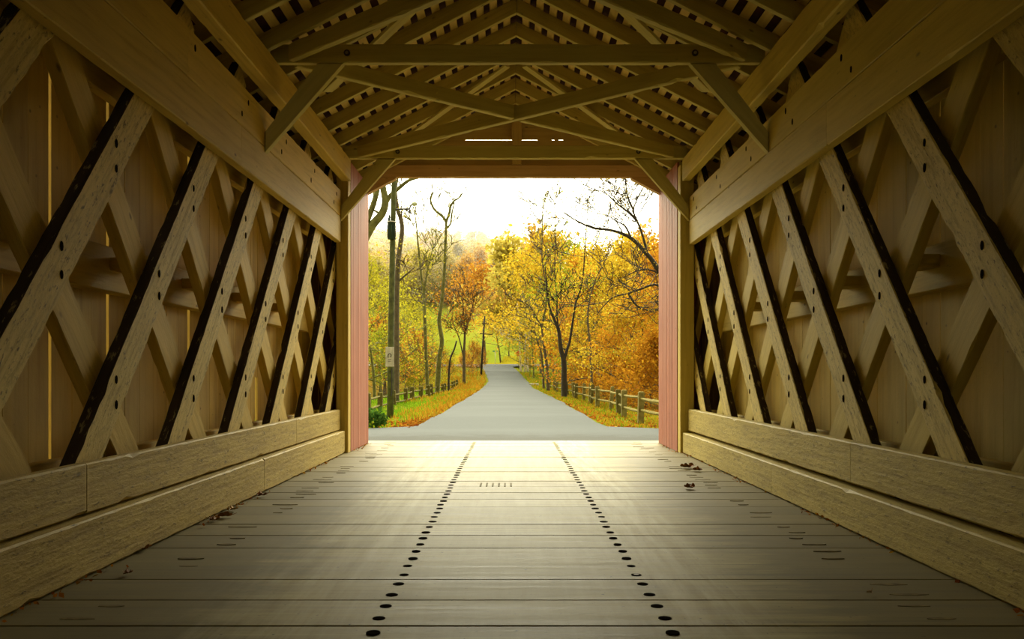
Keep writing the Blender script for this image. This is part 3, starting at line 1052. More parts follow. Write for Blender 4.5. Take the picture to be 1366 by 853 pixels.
def tree_meshes(seed, h, r, leafmat, per, lsize, lspread, bark, depth=3, n=6, crown0=0.25, minr=0.012, spread=0.8, up=0.25):
    rnd = random.Random(seed)
    rng = np.random.default_rng(seed)
    mb = MB()
    tips = []
    pts, rads = [Vector((0, 0, -0.3))], [r * 1.25]
    q, dd = Vector((0, 0, 0)), Vector((rnd.gauss(0, .06), rnd.gauss(0, .06), 1)).normalized()
    segs = 8
    pts.append(q.copy())
    rads.append(r)
    for i in range(segs):
        dd = (dd + Vector((rnd.gauss(0, .05), rnd.gauss(0, .05), 0.06))).normalized()
        q = q + dd * (h * 0.92 / segs)
        pts.append(q.copy())
        rads.append(r * (1 - 0.85 * (i + 1) / segs))
    mb.tube(pts, rads, 8, cap=True)
    nb = int(n * 2.4)
    for k in range(nb):
        t = crown0 + (1 - crown0) * (k + rnd.random()) / nb
        f = t * segs
        i = min(segs - 1, int(f))
        b = pts[i + 1].lerp(pts[min(i + 2, segs + 1)], f - i) if i + 2 <= segs + 1 else pts[-1]
        az = k * 2.4 + rnd.random()
        el = 0.25 + 0.9 * t * t
        d = Vector((math.cos(az) * math.cos(el), math.sin(az) * math.cos(el), math.sin(el)))
        L = h * (0.36 * (1 - t) + 0.16) * rnd.uniform(0.8, 1.15)
        grow(mb, b, d, L, max(minr, rads[i + 1] * 0.5), depth - 1, rnd, tips, up, spread, max(2, n - 2), 4, minr)
    trunk = mb.mesh('trunk', [bark], True)
    fol = None
    if leafmat is not None and per > 0:
        fol = leaves_mesh('foliage', tips, per, lspread, lsize, leafmat, rng)
    return trunk, fol


VAR = {}


def plant_tree(kind, X, Y, sc, rot, label, cat='tree', group=None, name='tree', z=None, sx=1.0):
    tr, fo = VAR[kind]
    e = empty(name, (X, Y, ground_z(X, Y) if z is None else z), label, cat, group)
    e.rotation_euler = (0, 0, rot)
    e.scale = (sc * sx, sc * sx, sc)
    o = bpy.data.objects.new('trunk', tr)
    C.objects.link(o)
    o.parent = e
    if fo:
        o = bpy.data.objects.new('foliage', fo)
        C.objects.link(o)
        o.parent = e
    return e


# unit kinds: heights in metres at scale 1
VAR['gold'] = tree_meshes(21, 8, 0.11, LEAF['gold'], 7, 0.17, 0.30, BARK, 3, 6, 0.12)
VAR['amber'] = tree_meshes(22, 8, 0.11, LEAF['amber'], 7, 0.17, 0.30, BARK, 3, 6, 0.10)
VAR['rust'] = tree_meshes(23, 8, 0.10, LEAF['rust'], 5, 0.18, 0.32, BARK, 3, 6, 0.15)
VAR['olive'] = tree_meshes(24, 8, 0.10, LEAF['olive'], 4, 0.15, 0.35, BARK_M, 3, 6, 0.12)
VAR['olive2'] = tree_meshes(25, 8, 0.10, LEAF['olive'], 2, 0.15, 0.40, BARK, 3, 7, 0.10)
VAR['green'] = tree_meshes(26, 8, 0.10, LEAF['green'], 5, 0.17, 0.30, BARK_M, 3, 6, 0.12)
VAR['goldthin'] = tree_meshes(27, 8, 0.10, LEAF['gold'], 2, 0.16, 0.38, BARK, 3, 7, 0.12)
VAR['shrub'] = tree_meshes(28, 3, 0.035, LEAF['amber'], 6, 0.13, 0.22, BARK, 3, 6, 0.02, 0.006)
VAR['shrub_o'] = tree_meshes(29, 3, 0.035, LEAF['olive'], 4, 0.13, 0.22, BARK, 3, 6, 0.02, 0.006)
VAR['twiggy'] = tree_meshes(30, 4, 0.04, LEAF['rust'], 1, 0.12, 0.25, BARK, 3, 8, 0.03, 0.008, 0.55, 0.5)
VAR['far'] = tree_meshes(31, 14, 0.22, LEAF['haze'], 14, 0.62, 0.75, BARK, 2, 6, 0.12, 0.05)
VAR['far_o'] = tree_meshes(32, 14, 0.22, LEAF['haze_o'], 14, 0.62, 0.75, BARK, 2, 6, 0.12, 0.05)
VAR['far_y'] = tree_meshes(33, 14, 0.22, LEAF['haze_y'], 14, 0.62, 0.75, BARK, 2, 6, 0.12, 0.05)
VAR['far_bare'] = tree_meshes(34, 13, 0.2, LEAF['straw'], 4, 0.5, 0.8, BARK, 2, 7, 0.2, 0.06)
VAR['mid_straw'] = tree_meshes(35, 9, 0.16, LEAF['olive'], 3, 0.22, 0.45, BARK, 3, 6, 0.3, 0.02)
VAR['mid_orange'] = tree_meshes(36, 9, 0.14, LEAF['rust'], 5, 0.26, 0.55, BARK, 3, 5, 0.58, 0.02)

RT = random.Random(99)
HGT = {}
for k, (tr_, fo_) in VAR.items():
    zz = np.array([v.co.z for v in (fo_ or tr_).vertices])
    HGT[k] = float(np.percentile(zz, 98.5))


def px_tree(kind, x, Y, topy, label, **kw):
    """stand a tree at photograph column x and distance Y so that its top reaches row topy"""
    if x > 735:
        Y = max(Y, 5.4 * F / (x - VX))
    X = (x - VX) / F * Y
    zt = EYE + (VY - topy) / F * Y
    g = ground_z(X, Y)
    base_h = HGT[kind]
    return plant_tree(kind, X, Y, max(0.2, (zt - g) / base_h), RT.uniform(0, 6.28), label, z=g, **kw)


# woods on the right of the road
RW = [
    ('gold', 862, 27, 380, 'low golden tree close behind the fence beside the right portal wall'),
    ('amber', 884, 31, 330, 'amber tree half hidden by the right portal boards'),
    ('amber', 838, 33, 400, 'short amber tree behind the nearest fence rails'),
    ('gold', 848, 44, 318, 'tall golden tree rising above the near fence posts'),
    ('amber', 868, 52, 322, 'brownish orange tree at the back right of the woods'),
    ('goldthin', 820, 38, 345, 'thinly leaved golden tree in the middle of the right woods'),
    ('amber', 806, 47, 360, 'dense orange tree behind the middle of the right fence'),
    ('gold', 792, 58, 335, 'golden tree behind the orange one in the right woods'),
    ('green', 778, 46, 410, 'yellow green tree behind the dark ivy trunk'),
    ('amber', 768, 66, 345, 'amber tree above the dark trunk on the right'),
    ('gold', 752, 84, 312, 'tall bright gold tree on the right skyline'),
    ('green', 776, 92, 318, 'greenish tree on the right skyline'),
    ('goldthin', 738, 72, 370, 'pale gold tree between the slender trunks'),
    ('gold', 722, 100, 318, 'golden tree where the right woods meet the sky gap'),
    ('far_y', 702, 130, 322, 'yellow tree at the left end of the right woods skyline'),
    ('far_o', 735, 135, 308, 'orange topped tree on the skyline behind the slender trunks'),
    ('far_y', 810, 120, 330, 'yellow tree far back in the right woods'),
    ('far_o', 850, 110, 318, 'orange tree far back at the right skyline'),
    ('olive', 712, 88, 405, 'olive tree beside the white birch trunks'),
    ('gold', 745, 60, 425, 'low golden tree behind the far end of the right fence'),
    ('goldthin', 706, 118, 400, 'faint yellow tree beyond the birch trunks'),
]
for k, x, Y, ty, lab in RW:
    px_tree(k, x, Y, ty, lab, group='autumn trees right of the road')
SH = [('shrub', 868, 23.5, 470), ('shrub', 846, 27, 468), ('shrub', 826, 30, 472), ('shrub', 806, 34, 474), ('shrub', 790, 39, 478), ('shrub', 776, 45, 480), ('shrub', 884, 25, 440), ('shrub', 762, 54, 482)]
for i, (k, x, Y, ty) in enumerate(SH):
    px_tree(k, x, Y, ty, 'leafy rust coloured shrub behind the right fence, %s along from the portal' % NTH([1, 2, 3, 4, 5, 6, 0, 7][i]), cat='shrub', name='shrub', group='shrubs behind the right fence')
px_tree('rust', 742, 78, 468, 'small deep red shrub beside the dark trunk on the right', cat='shrub', name='shrub')
px_tree('gold', 707, 93, 462, 'small bright orange shrub at the bend, right of the road', cat='shrub', name='shrub')

# woods on the left
LW = [
    ('olive', 500, 38, 335, 'yellow olive tree hard against the left portal boards'),
    ('olive2', 512, 50, 385, 'twiggy olive tree behind the near utility pole'),
    ('olive2', 545, 72, 395, 'yellow olive tree right of the near utility pole'),
    ('olive2', 528, 62, 415, 'low twiggy olive tree between the pole and the forked trunk'),
    ('olive2', 560, 84, 410, 'loose olive tree behind the forked trunk'),
    ('olive', 508, 80, 348, 'far yellow tree behind the near utility pole'),
    ('olive2', 580, 100, 458, 'thin olive tree behind the tall crooked trunk'),
    ('olive2', 604, 108, 470, 'thin olive tree beside the leaning dead stem'),
    ('green', 548, 58, 462, 'yellow green bush tree behind the left fence'),
    ('green', 506, 44, 440, 'yellow green bush beside the left portal boards'),
    ('mid_orange', 646, 150, 350, 'orange leaved tree above the bend of the road'),
    ('mid_orange', 672, 200, 366, 'second orange tree, right of the one above the bend'),
    ('mid_straw', 668, 155, 408, 'spreading tree standing behind the street sign'),
    ('mid_straw', 679, 158, 412, 'upright tree in the meadow right of the street sign'),
    ('green', 690, 150, 440, 'yellow green tree behind the red sign'),
]
for k, x, Y, ty, lab in LW:
    px_tree(k, x, Y, ty, lab, group='trees left of the road')
for i, (k, x, Y, ty) in enumerate([('twiggy', 630, 96, 455), ('twiggy', 622, 90, 468), ('twiggy', 637, 104, 462), ('shrub_o', 560, 62, 478), ('shrub_o', 540, 55, 470), ('shrub_o', 575, 75, 475), ('shrub_o', 600, 88, 478), ('twiggy', 552, 58, 440), ('twiggy', 515, 46, 420), ('twiggy', 590, 84, 462)]):
    px_tree(k, x, Y, ty, ['bare reddish shrub beside the far utility pole', 'bare shrub left of the reddish one by the far pole', 'bare shrub just behind the far utility pole',
                          'olive shrub behind the middle of the left fence', 'olive shrub behind the left fence near the pole', 'olive shrub behind the far end of the left fence',
                          'olive shrub at the foot of the leaning dead stem', 'bare twiggy shrub behind the left fence', 'bare twiggy shrub left of the near utility pole', 'bare twiggy shrub at the foot of the tall crooked trunk'][i],
            cat='shrub', name='shrub', group='shrubs left of the road')

# far hillside woods: countable crowns, alike but for their colour
HL = {'far': 'haze-pale straw coloured tree in the woods on the far hillside', 'far_o': 'orange tree in the woods on the far hillside',
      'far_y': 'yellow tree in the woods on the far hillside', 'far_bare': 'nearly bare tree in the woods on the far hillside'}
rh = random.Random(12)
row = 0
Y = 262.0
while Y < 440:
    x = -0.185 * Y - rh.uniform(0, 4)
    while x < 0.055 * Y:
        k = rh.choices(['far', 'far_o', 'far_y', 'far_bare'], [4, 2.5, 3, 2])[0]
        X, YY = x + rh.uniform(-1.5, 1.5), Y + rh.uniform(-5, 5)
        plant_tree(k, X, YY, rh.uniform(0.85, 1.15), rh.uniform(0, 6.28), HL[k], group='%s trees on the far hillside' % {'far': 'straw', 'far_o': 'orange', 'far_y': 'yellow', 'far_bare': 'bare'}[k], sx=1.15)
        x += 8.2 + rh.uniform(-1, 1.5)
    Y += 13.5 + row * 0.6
    row += 1


# --- trunks traced at their own distance
def drawn_tree(label, limbs, bark, Y, twigs=0, leaf=None, per=2, lsize=0.12, lspread=0.25, seed=1, cat='tree', group=None, twl=0.9, depth=2, name='tree', n_tw=4, sides=8):
    """limbs: [( [(x, y, extra distance)], radius at foot, radius at tip )]; the first starts at the ground"""
    rnd = random.Random(seed)
    mb = MB()
    tips = []
    first = limbs[0][0][0]
    X = (first[0] - VX) / F * Y
    base = Vector((X, Y, ground_z(X, Y)))
    for li, (pl, r0, r1) in enumerate(limbs):
        P_ = [pt(a, b, Y + (c[0] if c else 0)) for a, b, *c in pl]
        if li == 0:
            P_[0] = base + Vector((0, 0, -0.15))
        # smooth subdivision
        Q = []
        for i in range(len(P_) - 1):
            a = P_[max(i - 1, 0)]
            b, c2 = P_[i], P_[i + 1]
            d = P_[min(i + 2, len(P_) - 1)]
            for t in (0, 0.25, 0.5, 0.75):
                Q.append(0.5 * ((2 * b) + (c2 - a) * t + (2 * a - 5 * b + 4 * c2 - d) * t * t + (3 * b - a - 3 * c2 + d) * t ** 3))
        Q.append(P_[-1])
        m = len(Q) - 1
        R = [r0 + (r1 - r0) * (i / m) for i in range(m + 1)]
        if li == 0:
            R[0] *= 1.35
        loc = [q - base for q in Q]
        mb.tube(loc, R, sides)
        total = sum((loc[i + 1] - loc[i]).length for i in range(m))
        for k in range(int(twigs * (1 if li else 0.6) + 0.5)):
            t = rnd.uniform(0.3 if li else 0.45, 1.0)
            i = min(m - 1, int(t * m))
            b = loc[i]
            d = (loc[i + 1] - loc[i]).normalized()
            ax = Vector((rnd.gauss(0, 1), rnd.gauss(0, 1), rnd.gauss(0, .5))).normalized()
            grow(mb, b, (d * 0.5 + ax * 0.9 + Vector((0, 0, .25))), twl * rnd.uniform(0.6, 1.2), max(0.006, R[i] * 0.4), depth, rnd, tips, 0.25, 0.7, n_tw, 4, 0.00035 * Y)
    e = empty(name, base, label, cat, group)
    mb.build('trunk', bark, e, True)
    if leaf and tips:
        me = leaves_mesh('foliage', tips, per, lspread, lsize, leaf, np.random.default_rng(seed))
        o = bpy.data.objects.new('foliage', me)
        C.objects.link(o)
        o.parent = e
    return e


drawn_tree('mossy thick limbed tree leaning in from behind the left portal boards',
           [([(468, 540), (472, 400), (482, 332), (496, 302), (509, 286), (514, 270), (511, 250), (509, 228)], 0.18, 0.09),
            ([(513, 275), (520, 262), (531, 252), (545, 241), (558, 237)], 0.085, 0.045),
            ([(474, 345), (488, 300), (497, 276), (503, 255), (507, 232)], 0.11, 0.075)], BARK_M, 27, 2, None, seed=3, twl=0.7)
drawn_tree('grey trunked tree standing just behind the near utility pole',
           [([(528.5, 521), (529, 470), (529, 424), (530, 365), (533, 334), (536.5, 306), (534, 290), (530.5, 280), (527.5, 255), (529.5, 238), (529, 222)], 0.125, 0.06),
            ([(531, 376), (539, 369), (546, 363), (553, 357)], 0.05, 0.02)], BARK, 34, 5, LEAF['olive'], 1, 0.08, 0.3, 5, twl=1.1)
drawn_tree('slender tree that forks low, right of the near utility pole',
           [([(571, 512), (567, 440), (565.5, 391), (562, 370), (558, 330), (555, 296), (551, 272)], 0.11, 0.02),
            ([(565.5, 391), (570, 362), (574, 345), (579, 325)], 0.065, 0.015)], BARK_M, 48, 10, LEAF['olive'], 1, 0.09, 0.35, 8, twl=1.6)
drawn_tree('tall crooked trunk with a forked bare top against the white sky',
           [([(583, 518), (585, 492), (587, 472), (589.5, 455), (586, 432), (586.5, 420), (590, 398), (593, 358), (594, 330), (595.5, 295)], 0.16, 0.075),
            ([(595.5, 295), (588, 287), (579, 279), (574.5, 267), (578, 256)], 0.085, 0.05),
            ([(595.5, 295), (599, 286), (601, 276), (606, 268), (611, 265), (617, 258)], 0.085, 0.045),
            ([(596, 305), (601, 298), (603, 284), (606, 270)], 0.06, 0.04)], BARK_M, 50, 5, None, seed=11, twl=1.0, n_tw=3)
drawn_tree('dark leaning dead stem beside the left verge',
           [([(598, 518), (599, 495), (601, 478), (606, 466), (609, 455)], 0.075, 0.05)], BARK_D, 56, 0, seed=12, cat='stump', name='dead_stem')
drawn_tree('thin double stemmed tree left of the far utility pole',
           [([(619, 512), (619, 470), (620, 446), (618, 414), (617, 385)], 0.15, 0.04),
            ([(620, 446), (626, 425), (631, 408), (634, 385)], 0.11, 0.03),
            ([(619, 480), (612, 450), (604, 430), (603, 400)], 0.07, 0.025)], BARK, 78, 9, LEAF['rust'], 2, 0.16, 0.5, 14, twl=2.0)
for i, (x0, x1) in enumerate(((695, 690), (700, 703), (704, 706))):
    drawn_tree('%s of the three pale birch trunks at the bend' % ['leftmost', 'middle', 'rightmost'][i],
               [([(x0, 491), ((x0 * 2 + x1) / 3, 462), ((x0 + x1) / 2 + 1, 435), (x1, 405)], 0.13, 0.05)], BIRCH, 104, 5, LEAF['straw'], 2, 0.22, 0.5, 30 + i, group='birch trunks at the bend', twl=2.2)
drawn_tree('slim forked trunk right of the road, nearer of a close pair',
           [([(731.5, 519), (729.5, 490), (727.5, 474), (724, 448), (722, 436), (714, 422), (708, 410), (691, 399)], 0.12, 0.03),
            ([(722, 438), (726, 421), (729, 400), (726, 369), (723, 343), (723.5, 300), (724.5, 262)], 0.07, 0.025)], BARK, 56, 16, LEAF['gold'], 1, 0.1, 0.4, 17, twl=1.7)
drawn_tree('slim trunk right of the road, farther of a close pair',
           [([(725.5, 517), (724, 490), (722.5, 474), (719, 460), (712, 440), (706, 425)], 0.10, 0.025)], BARK, 62, 6, LEAF['gold'], 1, 0.1, 0.4, 18, twl=1.4)
drawn_tree('dark ivy clad trunk at the right roadside fence',
           [([(752.5, 531), (752.5, 505), (752, 482), (748, 465), (745.5, 442), (740.5, 429), (733, 410), (729, 380), (727, 350)], 0.155, 0.02),
            ([(752, 482), (757, 465), (760, 456), (763.5, 433), (768, 405), (772, 394), (778, 366), (781, 320), (784.5, 288), (792, 262)], 0.075, 0.012),
            ([(745.5, 442), (743, 420), (743, 397), (740, 366), (741, 305), (739.5, 270)], 0.045, 0.014)], BARK_D, 40, 11, LEAF['green'], 1, 0.09, 0.3, 19, twl=1.3)
drawn_tree('bare branching limb tree reaching in from behind the right portal boards',
           [([(905, 560), (896, 450), (884, 375), (873, 352), (861, 337), (842, 318), (818, 308), (791, 304), (770, 295), (752, 284)], 0.11, 0.012),
            ([(863, 336), (856.5, 312), (850, 295), (845, 280), (852, 262), (861, 246)], 0.042, 0.012),
            ([(845, 280), (838, 265), (835, 250), (834, 238)], 0.035, 0.012),
            ([(850, 295), (838, 283), (823, 272), (812, 261), (800, 254)], 0.04, 0.012),
            ([(842, 318), (834, 302), (822, 295), (808, 286)], 0.035, 0.010),
            ([(884, 372), (873, 362), (856, 360), (840, 366), (822, 376)], 0.034, 0.010),
            ([(888, 386), (873, 380), (854, 386), (840, 391), (818, 397), (806, 408), (796, 420)], 0.04, 0.010),
            ([(838, 391), (846, 404), (854, 411), (873, 417)], 0.04, 0.012)], BARK_D, 25, 11, LEAF['gold'], 1, 0.045, 0.3, 23, twl=1.15, depth=2, n_tw=3)
drawn_tree('thin sapling with a few leaves in front of the right skyline',
           [([(790, 525), (788, 470), (784, 420), (792, 380), (806, 350), (818, 325)], 0.06, 0.015)], BARK, 36, 8, LEAF['gold'], 2, 0.09, 0.3, 29, twl=1.0)

# --- fences
FW = plain('split_rail_wood', (0.125, 0.105, 0.026), 0.85, var=0.4, scale=9, bump=0.5, spec=0.05)
FWP = plain('pale_split_rail', (0.20, 0.165, 0.048), 0.85, var=0.35, scale=9, bump=0.5, spec=0.05)


def fence(label, pts_, h, rails, post_w, wood_mats, seed):
    rnd = random.Random(seed)
    base = Vector((pts_[0][0], pts_[0][1], ground_z(*pts_[0])))
    e = empty('rail_fence', base, label, 'fence')
    for i, (X, Y) in enumerate(pts_):
        z = ground_z(X, Y)
        mb = MB()
        w = post_w * rnd.uniform(0.85, 1.2)
        hh = h * rnd.uniform(0.94, 1.06)
        lx, ly = rnd.gauss(0, 0.012), rnd.gauss(0, 0.012)
        sec = [(-w / 2, -w / 2), (w / 2, -w / 2), (w / 2, w / 2), (-w / 2, w / 2)]
        n = 4
        vs = []
        for t in (-0.15, 0.3, 0.7, 0.97, 1.0):
            sc = 1.0 if t < 0.99 else 0.7
            for a, b in sec:
                vs.append((a * sc + lx * t * 3, b * sc + ly * t * 3, hh * t))
        fs = [tuple(reversed(range(4)))]
        for r in range(4):
            for k in range(4):
                fs.append((r * 4 + k, r * 4 + (k + 1) % 4, (r + 1) * 4 + (k + 1) % 4, (r + 1) * 4 + k))
        fs.append(tuple(range(16, 20)))
        mb.add(vs, fs)
        o = mb.build('post', wood_mats[i % len(wood_mats)], e)
        o.location = Vector((X, Y, z)) - base
    for i in range(len(pts_) - 1):
        for q in rails:
            a = Vector((*pts_[i], ground_z(*pts_[i]) + h * q + rnd.gauss(0, 0.012))) - base
            b = Vector((*pts_[i + 1], ground_z(*pts_[i + 1]) + h * q + rnd.gauss(0, 0.012))) - base
            mb = MB()
            mid = (a + b) / 2 + Vector((0, 0, -0.012))
            mb.tube([a, mid, b], [0.030, 0.040, 0.030], 6)
            mb.build('rail', wood_mats[(i + 1) % len(wood_mats)], e)
    return e


fence('pale split rail fence with leaning posts along the right roadside', [(3.15 + 0.12 * math.sin(i * 1.7), 15.2 + 2.35 * i) for i in range(25)], 0.78, (0.40, 0.80), 0.125, [FWP, FW, FWP], 41)
fence('low dark post and rail fence along the left verge', [(-4.5 + 0.06 * math.sin(i * 2.1), 22.4 + 3.1 * i) for i in range(16)], 0.64, (0.22, 0.68), 0.17, [FW], 42)

# --- near utility pole with transformer, sign and lamp
POLE = plain('mossy_pole_wood', (0.075, 0.082, 0.018), 0.9, var=0.6, scale=7, bump=0.4)
GREEN = plain('dark_green_steel', (0.018, 0.040, 0.026), 0.4, 0.3)
PLATE = plain('pale_sign_metal', (0.46, 0.42, 0.30), 0.5, 0.1)
INK = plain('dark_sign_ink', (0.03, 0.025, 0.02), 0.7)
GLASS = plain('pale_green_lamp_cover', (0.50, 0.56, 0.34), 0.3)
PORC = plain('pale_porcelain', (0.6, 0.57, 0.46), 0.3)
Yp = 22.2
pb = Vector(((520.5 - VX) / F * Yp, Yp, 0))
pb.z = ground_z(pb.x, pb.y)
e = empty('utility_pole', pb, 'near wooden utility pole with a dark transformer and pale sign, left of the road', 'utility pole')
mb = MB()
lean = 6.0 / 306 * 1.0
mb.tube([(0, 0, -0.2), (0.02, 0, 2.2), (0.06, 0, 4.4), (0.105, 0, 6.6), (0.12, 0, 7.4)], [0.092, 0.084, 0.076, 0.066, 0.062], 14)
mb.build('pole', POLE, e, True)


def rel(x, y):
    return pt(x, y, Yp) - pb


tp = rel(523.5, 321)
t = MB()
ty = -0.17
t.lathe((tp.x, ty, tp.z), [(0.085, 0.0), (0.108, 0.012), (0.108, 0.44), (0.118, 0.45), (0.118, 0.475), (0.06, 0.49)], 18)
for k in range(9):
    a = k / 9 * 2 * math.pi
    t.box((tp.x + 0.108 * math.cos(a) - 0.006, ty + 0.108 * math.sin(a) - 0.006, tp.z + 0.06), (tp.x + 0.108 * math.cos(a) + 0.006, ty + 0.108 * math.sin(a) + 0.006, tp.z + 0.38))
tr = t.build('transformer', GREEN, e, True)
b2 = MB()
b2.lathe((tp.x, ty, tp.z), [(0.119, 0.452), (0.126, 0.456), (0.126, 0.472), (0.119, 0.476)], 18)
b2.build('collar', PORC, tr, True)
for dx, dy, hh in ((-0.055, -0.01, 0.17), (-0.085, 0.05, 0.10)):
    b2 = MB()
    prof = [(0.020, 0.485)]
    for k in range(4):
        prof += [(0.034, 0.485 + hh * (k + 0.3) / 4), (0.02, 0.485 + hh * (k + 0.8) / 4)]
    prof.append((0.012, 0.485 + hh))
    b2.lathe((tp.x + dx, ty + dy, tp.z), prof, 12)
    b2.build('bushing', GREEN, tr, True)
b2 = MB()
b2.box((tp.x - 0.03, ty + 0.1, tp.z + 0.08), (tp.x + 0.05, 0.0, tp.z + 0.12))
b2.box((tp.x - 0.03, ty + 0.1, tp.z + 0.34), (tp.x + 0.05, 0.0, tp.z + 0.38))
b2.build('bracket', M['iron'], tr)
# lamp arm
arm = MB()
a0, a1 = rel(527, 280), rel(546, 279)
arm.tube([a0, a0.lerp(a1, 0.5) + Vector((0, 0, 0.01)), a1], [0.026, 0.024, 0.024], 8)
arm.tube([a1 + Vector((0.03, 0, -0.11)), a1 + Vector((0.0, 0, 0.0)), a1 + Vector((0.04, 0, 0.09)), a1 + Vector((0.10, 0, 0.135))], [0.022] * 4, 7)
arm.tube([a1 + Vector((-0.09, 0, 0.02)), a1 + Vector((-0.06, 0, -0.05)), a1 + Vector((0.03, 0, -0.11)), a1 + Vector((0.08, 0, -0.10))], [0.018] * 4, 6)
am = arm.build('lamp_arm', M['iron'], e, True)
lm = MB()
lc = rel(553, 272)
lm.lathe((lc.x, 0, lc.z), [(0.03, -0.055), (0.075, -0.03), (0.082, 0.0), (0.066, 0.035), (0.03, 0.052)], 16)
lm.build('lamp_head', GLASS, e, True)
# sign plate
sg = MB()
sc = rel(520.8, 476.5)
hw, hh = 0.112, 0.262
sg.box((sc.x - hw, -0.125, sc.z - hh), (sc.x + hw, -0.108, sc.z + hh), 0, 0.004)
so = sg.build('sign', PLATE, e)
ik = MB()
z0 = sc.z
ik.tube([(sc.x - 0.040, -0.129, z0 - 0.02), (sc.x - 0.045, -0.129, z0 + 0.03), (sc.x - 0.03, -0.129, z0 + 0.075), (sc.x + 0.005, -0.129, z0 + 0.09), (sc.x + 0.035, -0.129, z0 + 0.065), (sc.x + 0.038, -0.129, z0 + 0.02), (sc.x + 0.015, -0.129, z0 - 0.005)], 0.011, 6)
ik.tube([(sc.x - 0.045, -0.129, z0 - 0.07), (sc.x + 0.045, -0.129, z0 - 0.07)], 0.008, 6)
ik.tube([(sc.x - 0.045, -0.129, z0 - 0.12), (sc.x + 0.03, -0.129, z0 - 0.12)], 0.006, 6)
ik.build('sign_marks', INK, so)
cd = MB()
cd.tube([(0.055, -0.082, sc.z - 0.3), (0.055, -0.088, sc.z - 0.9), (0.04, -0.095, 0.6)], 0.014, 6)
cd.build('conduit', M['iron'], e)

# --- far utility pole with crossarms
Yq = 92.0
qb = Vector(((641.5 - VX) / F * Yq, Yq, 0))
qb.z = ground_z(qb.x, qb.y)
e = empty('utility_pole', qb, 'small far utility pole with crossarms at the bend of the road', 'utility pole')


def rq(x, y):
    return pt(x, y, Yq) - qb


mb = MB()
mb.tube([(0, 0, -0.3), rq(643.5, 470), rq(646.5, 422)], [0.13, 0.11, 0.09], 10)
mb.build('pole', BARK_D, e, True)
for (xa, xb, yy) in ((642.5, 652, 432), (640, 657, 446)):
    mb = MB()
    mb.tube([rq(xa, yy - 0.5) + Vector((0, -.11, 0)), rq(xb, yy + 0.5) + Vector((0, -.11, 0))], 0.055, 6)
    mb.build('crossarm', BARK_D, e)

# --- signs at the junction
Ys = 137.5
sb = Vector(((660.5 - VX) / F * Ys, Ys, 0))
sb.z = ground_z(sb.x, sb.y)
e = empty('street_sign', sb, 'small green street sign on a pale post at the far junction', 'sign')
top = pt(660.5, 468, Ys) - sb
mb = MB()
mb.tube([(0, 0, -0.2), (0, 0, top.z - 0.2)], 0.045, 8)
mb.build('post', PORC, e, True)
mb = MB()
mb.box((-0.42, -0.02, top.z - 0.2), (0.42, 0.02, top.z), 0, 0.005)
mb.build('sign_plate', plain('street_sign_green', (0.05, 0.30, 0.20), 0.5), e)
Ys = 112.0
sb = Vector(((692 - VX) / F * Ys, Ys, 0))
sb.z = ground_z(sb.x, sb.y)
e = empty('road_sign', sb, 'small red octagonal road sign beside the birch trunks', 'sign')
top = pt(692, 472, Ys) - sb
mb = MB()
mb.tube([(0, 0.03, -0.2), (0, 0.03, top.z + 0.3)], 0.045, 8)
mb.build('post', M['iron'], e, True)
mb = MB()
oc = [(0.40 * math.cos(math.pi / 8 + k * math.pi / 4), 0.40 * math.sin(math.pi / 8 + k * math.pi / 4)) for k in range(8)]
vs = [(a, -0.03, top.z + b) for a, b in oc] + [(a, -0.02, top.z + b) for a, b in oc]
mb.add(vs, [tuple(range(8)), tuple(reversed(range(8, 16)))] + [(i, i + 8, (i + 1) % 8 + 8, (i + 1) % 8) for i in range(8)])
mb.build('sign_plate', plain('road_sign_red', (0.55, 0.03, 0.02), 0.5), e)

# pale culvert block
Yc = 70.0
cbp = Vector(((712 - VX) / F * Yc, Yc, 0))
cbp.z = ground_z(cbp.x, cbp.y)
mb = MB()
mb.box((-0.42, -0.15, -0.1), (0.42, 0.15, 0.17), 0, 0.02)
o = mb.build('culvert_block', plain('pale_concrete', (0.5, 0.5, 0.42), 0.8))
o.location = cbp
tag(o, 'low pale concrete culvert block at the right road edge', 'block')

# --- green leafy plant at the left portal foot
rng = np.random.default_rng(4)
pp = pt(500, 566, 16.6)
pz = ground_z(pp.x, pp.y)
e = empty('leafy_plant', (pp.x, pp.y, pz), 'dark green leafy plant at the foot of the left portal boards', 'plant')
mb = MB()
pts_ = []
for k in range(16):
    a, r = rng.uniform(0, 6.28), rng.uniform(0.02, 0.12)
    tip = (math.cos(a) * r * 2, math.sin(a) * r * 2, rng.uniform(0.12, 0.36))
    mb.tube([(math.cos(a) * r * .4, math.sin(a) * r * .4, -0.03), (math.cos(a) * r, math.sin(a) * r, tip[2] * .6), tip], [0.006, 0.005, 0.003], 4)
    pts_.append(tip)
mb.build('stem', LEAF['deep'], e)
o = bpy.data.objects.new('foliage', leaves_mesh('foliage', pts_, 14, 0.055, 0.11, LEAF['deep'], rng))
C.objects.link(o)
o.parent = e

# --- grass, litter
GR = leafy('verge_blades', [(0.084, 0.171, 0.007), (0.180, 0.233, 0.009), (0.276, 0.245, 0.012), (0.330, 0.171, 0.012), (0.372, 0.220, 0.018)], 0.45)
GRG = leafy('green_blades', [(0.078, 0.199, 0.007), (0.156, 0.278, 0.010), (0.234, 0.305, 0.013)], 0.45)
GRO = leafy('rusty_blades', [(0.276, 0.116, 0.011), (0.360, 0.165, 0.012), (0.372, 0.233, 0.018), (0.240, 0.184, 0.012)], 0.45)
LIT = leafy('fallen_leaves', [(0.168, 0.039, 0.008), (0.280, 0.086, 0.010), (0.385, 0.157, 0.014), (0.140, 0.050, 0.010), (0.434, 0.243, 0.021)], 0.25)


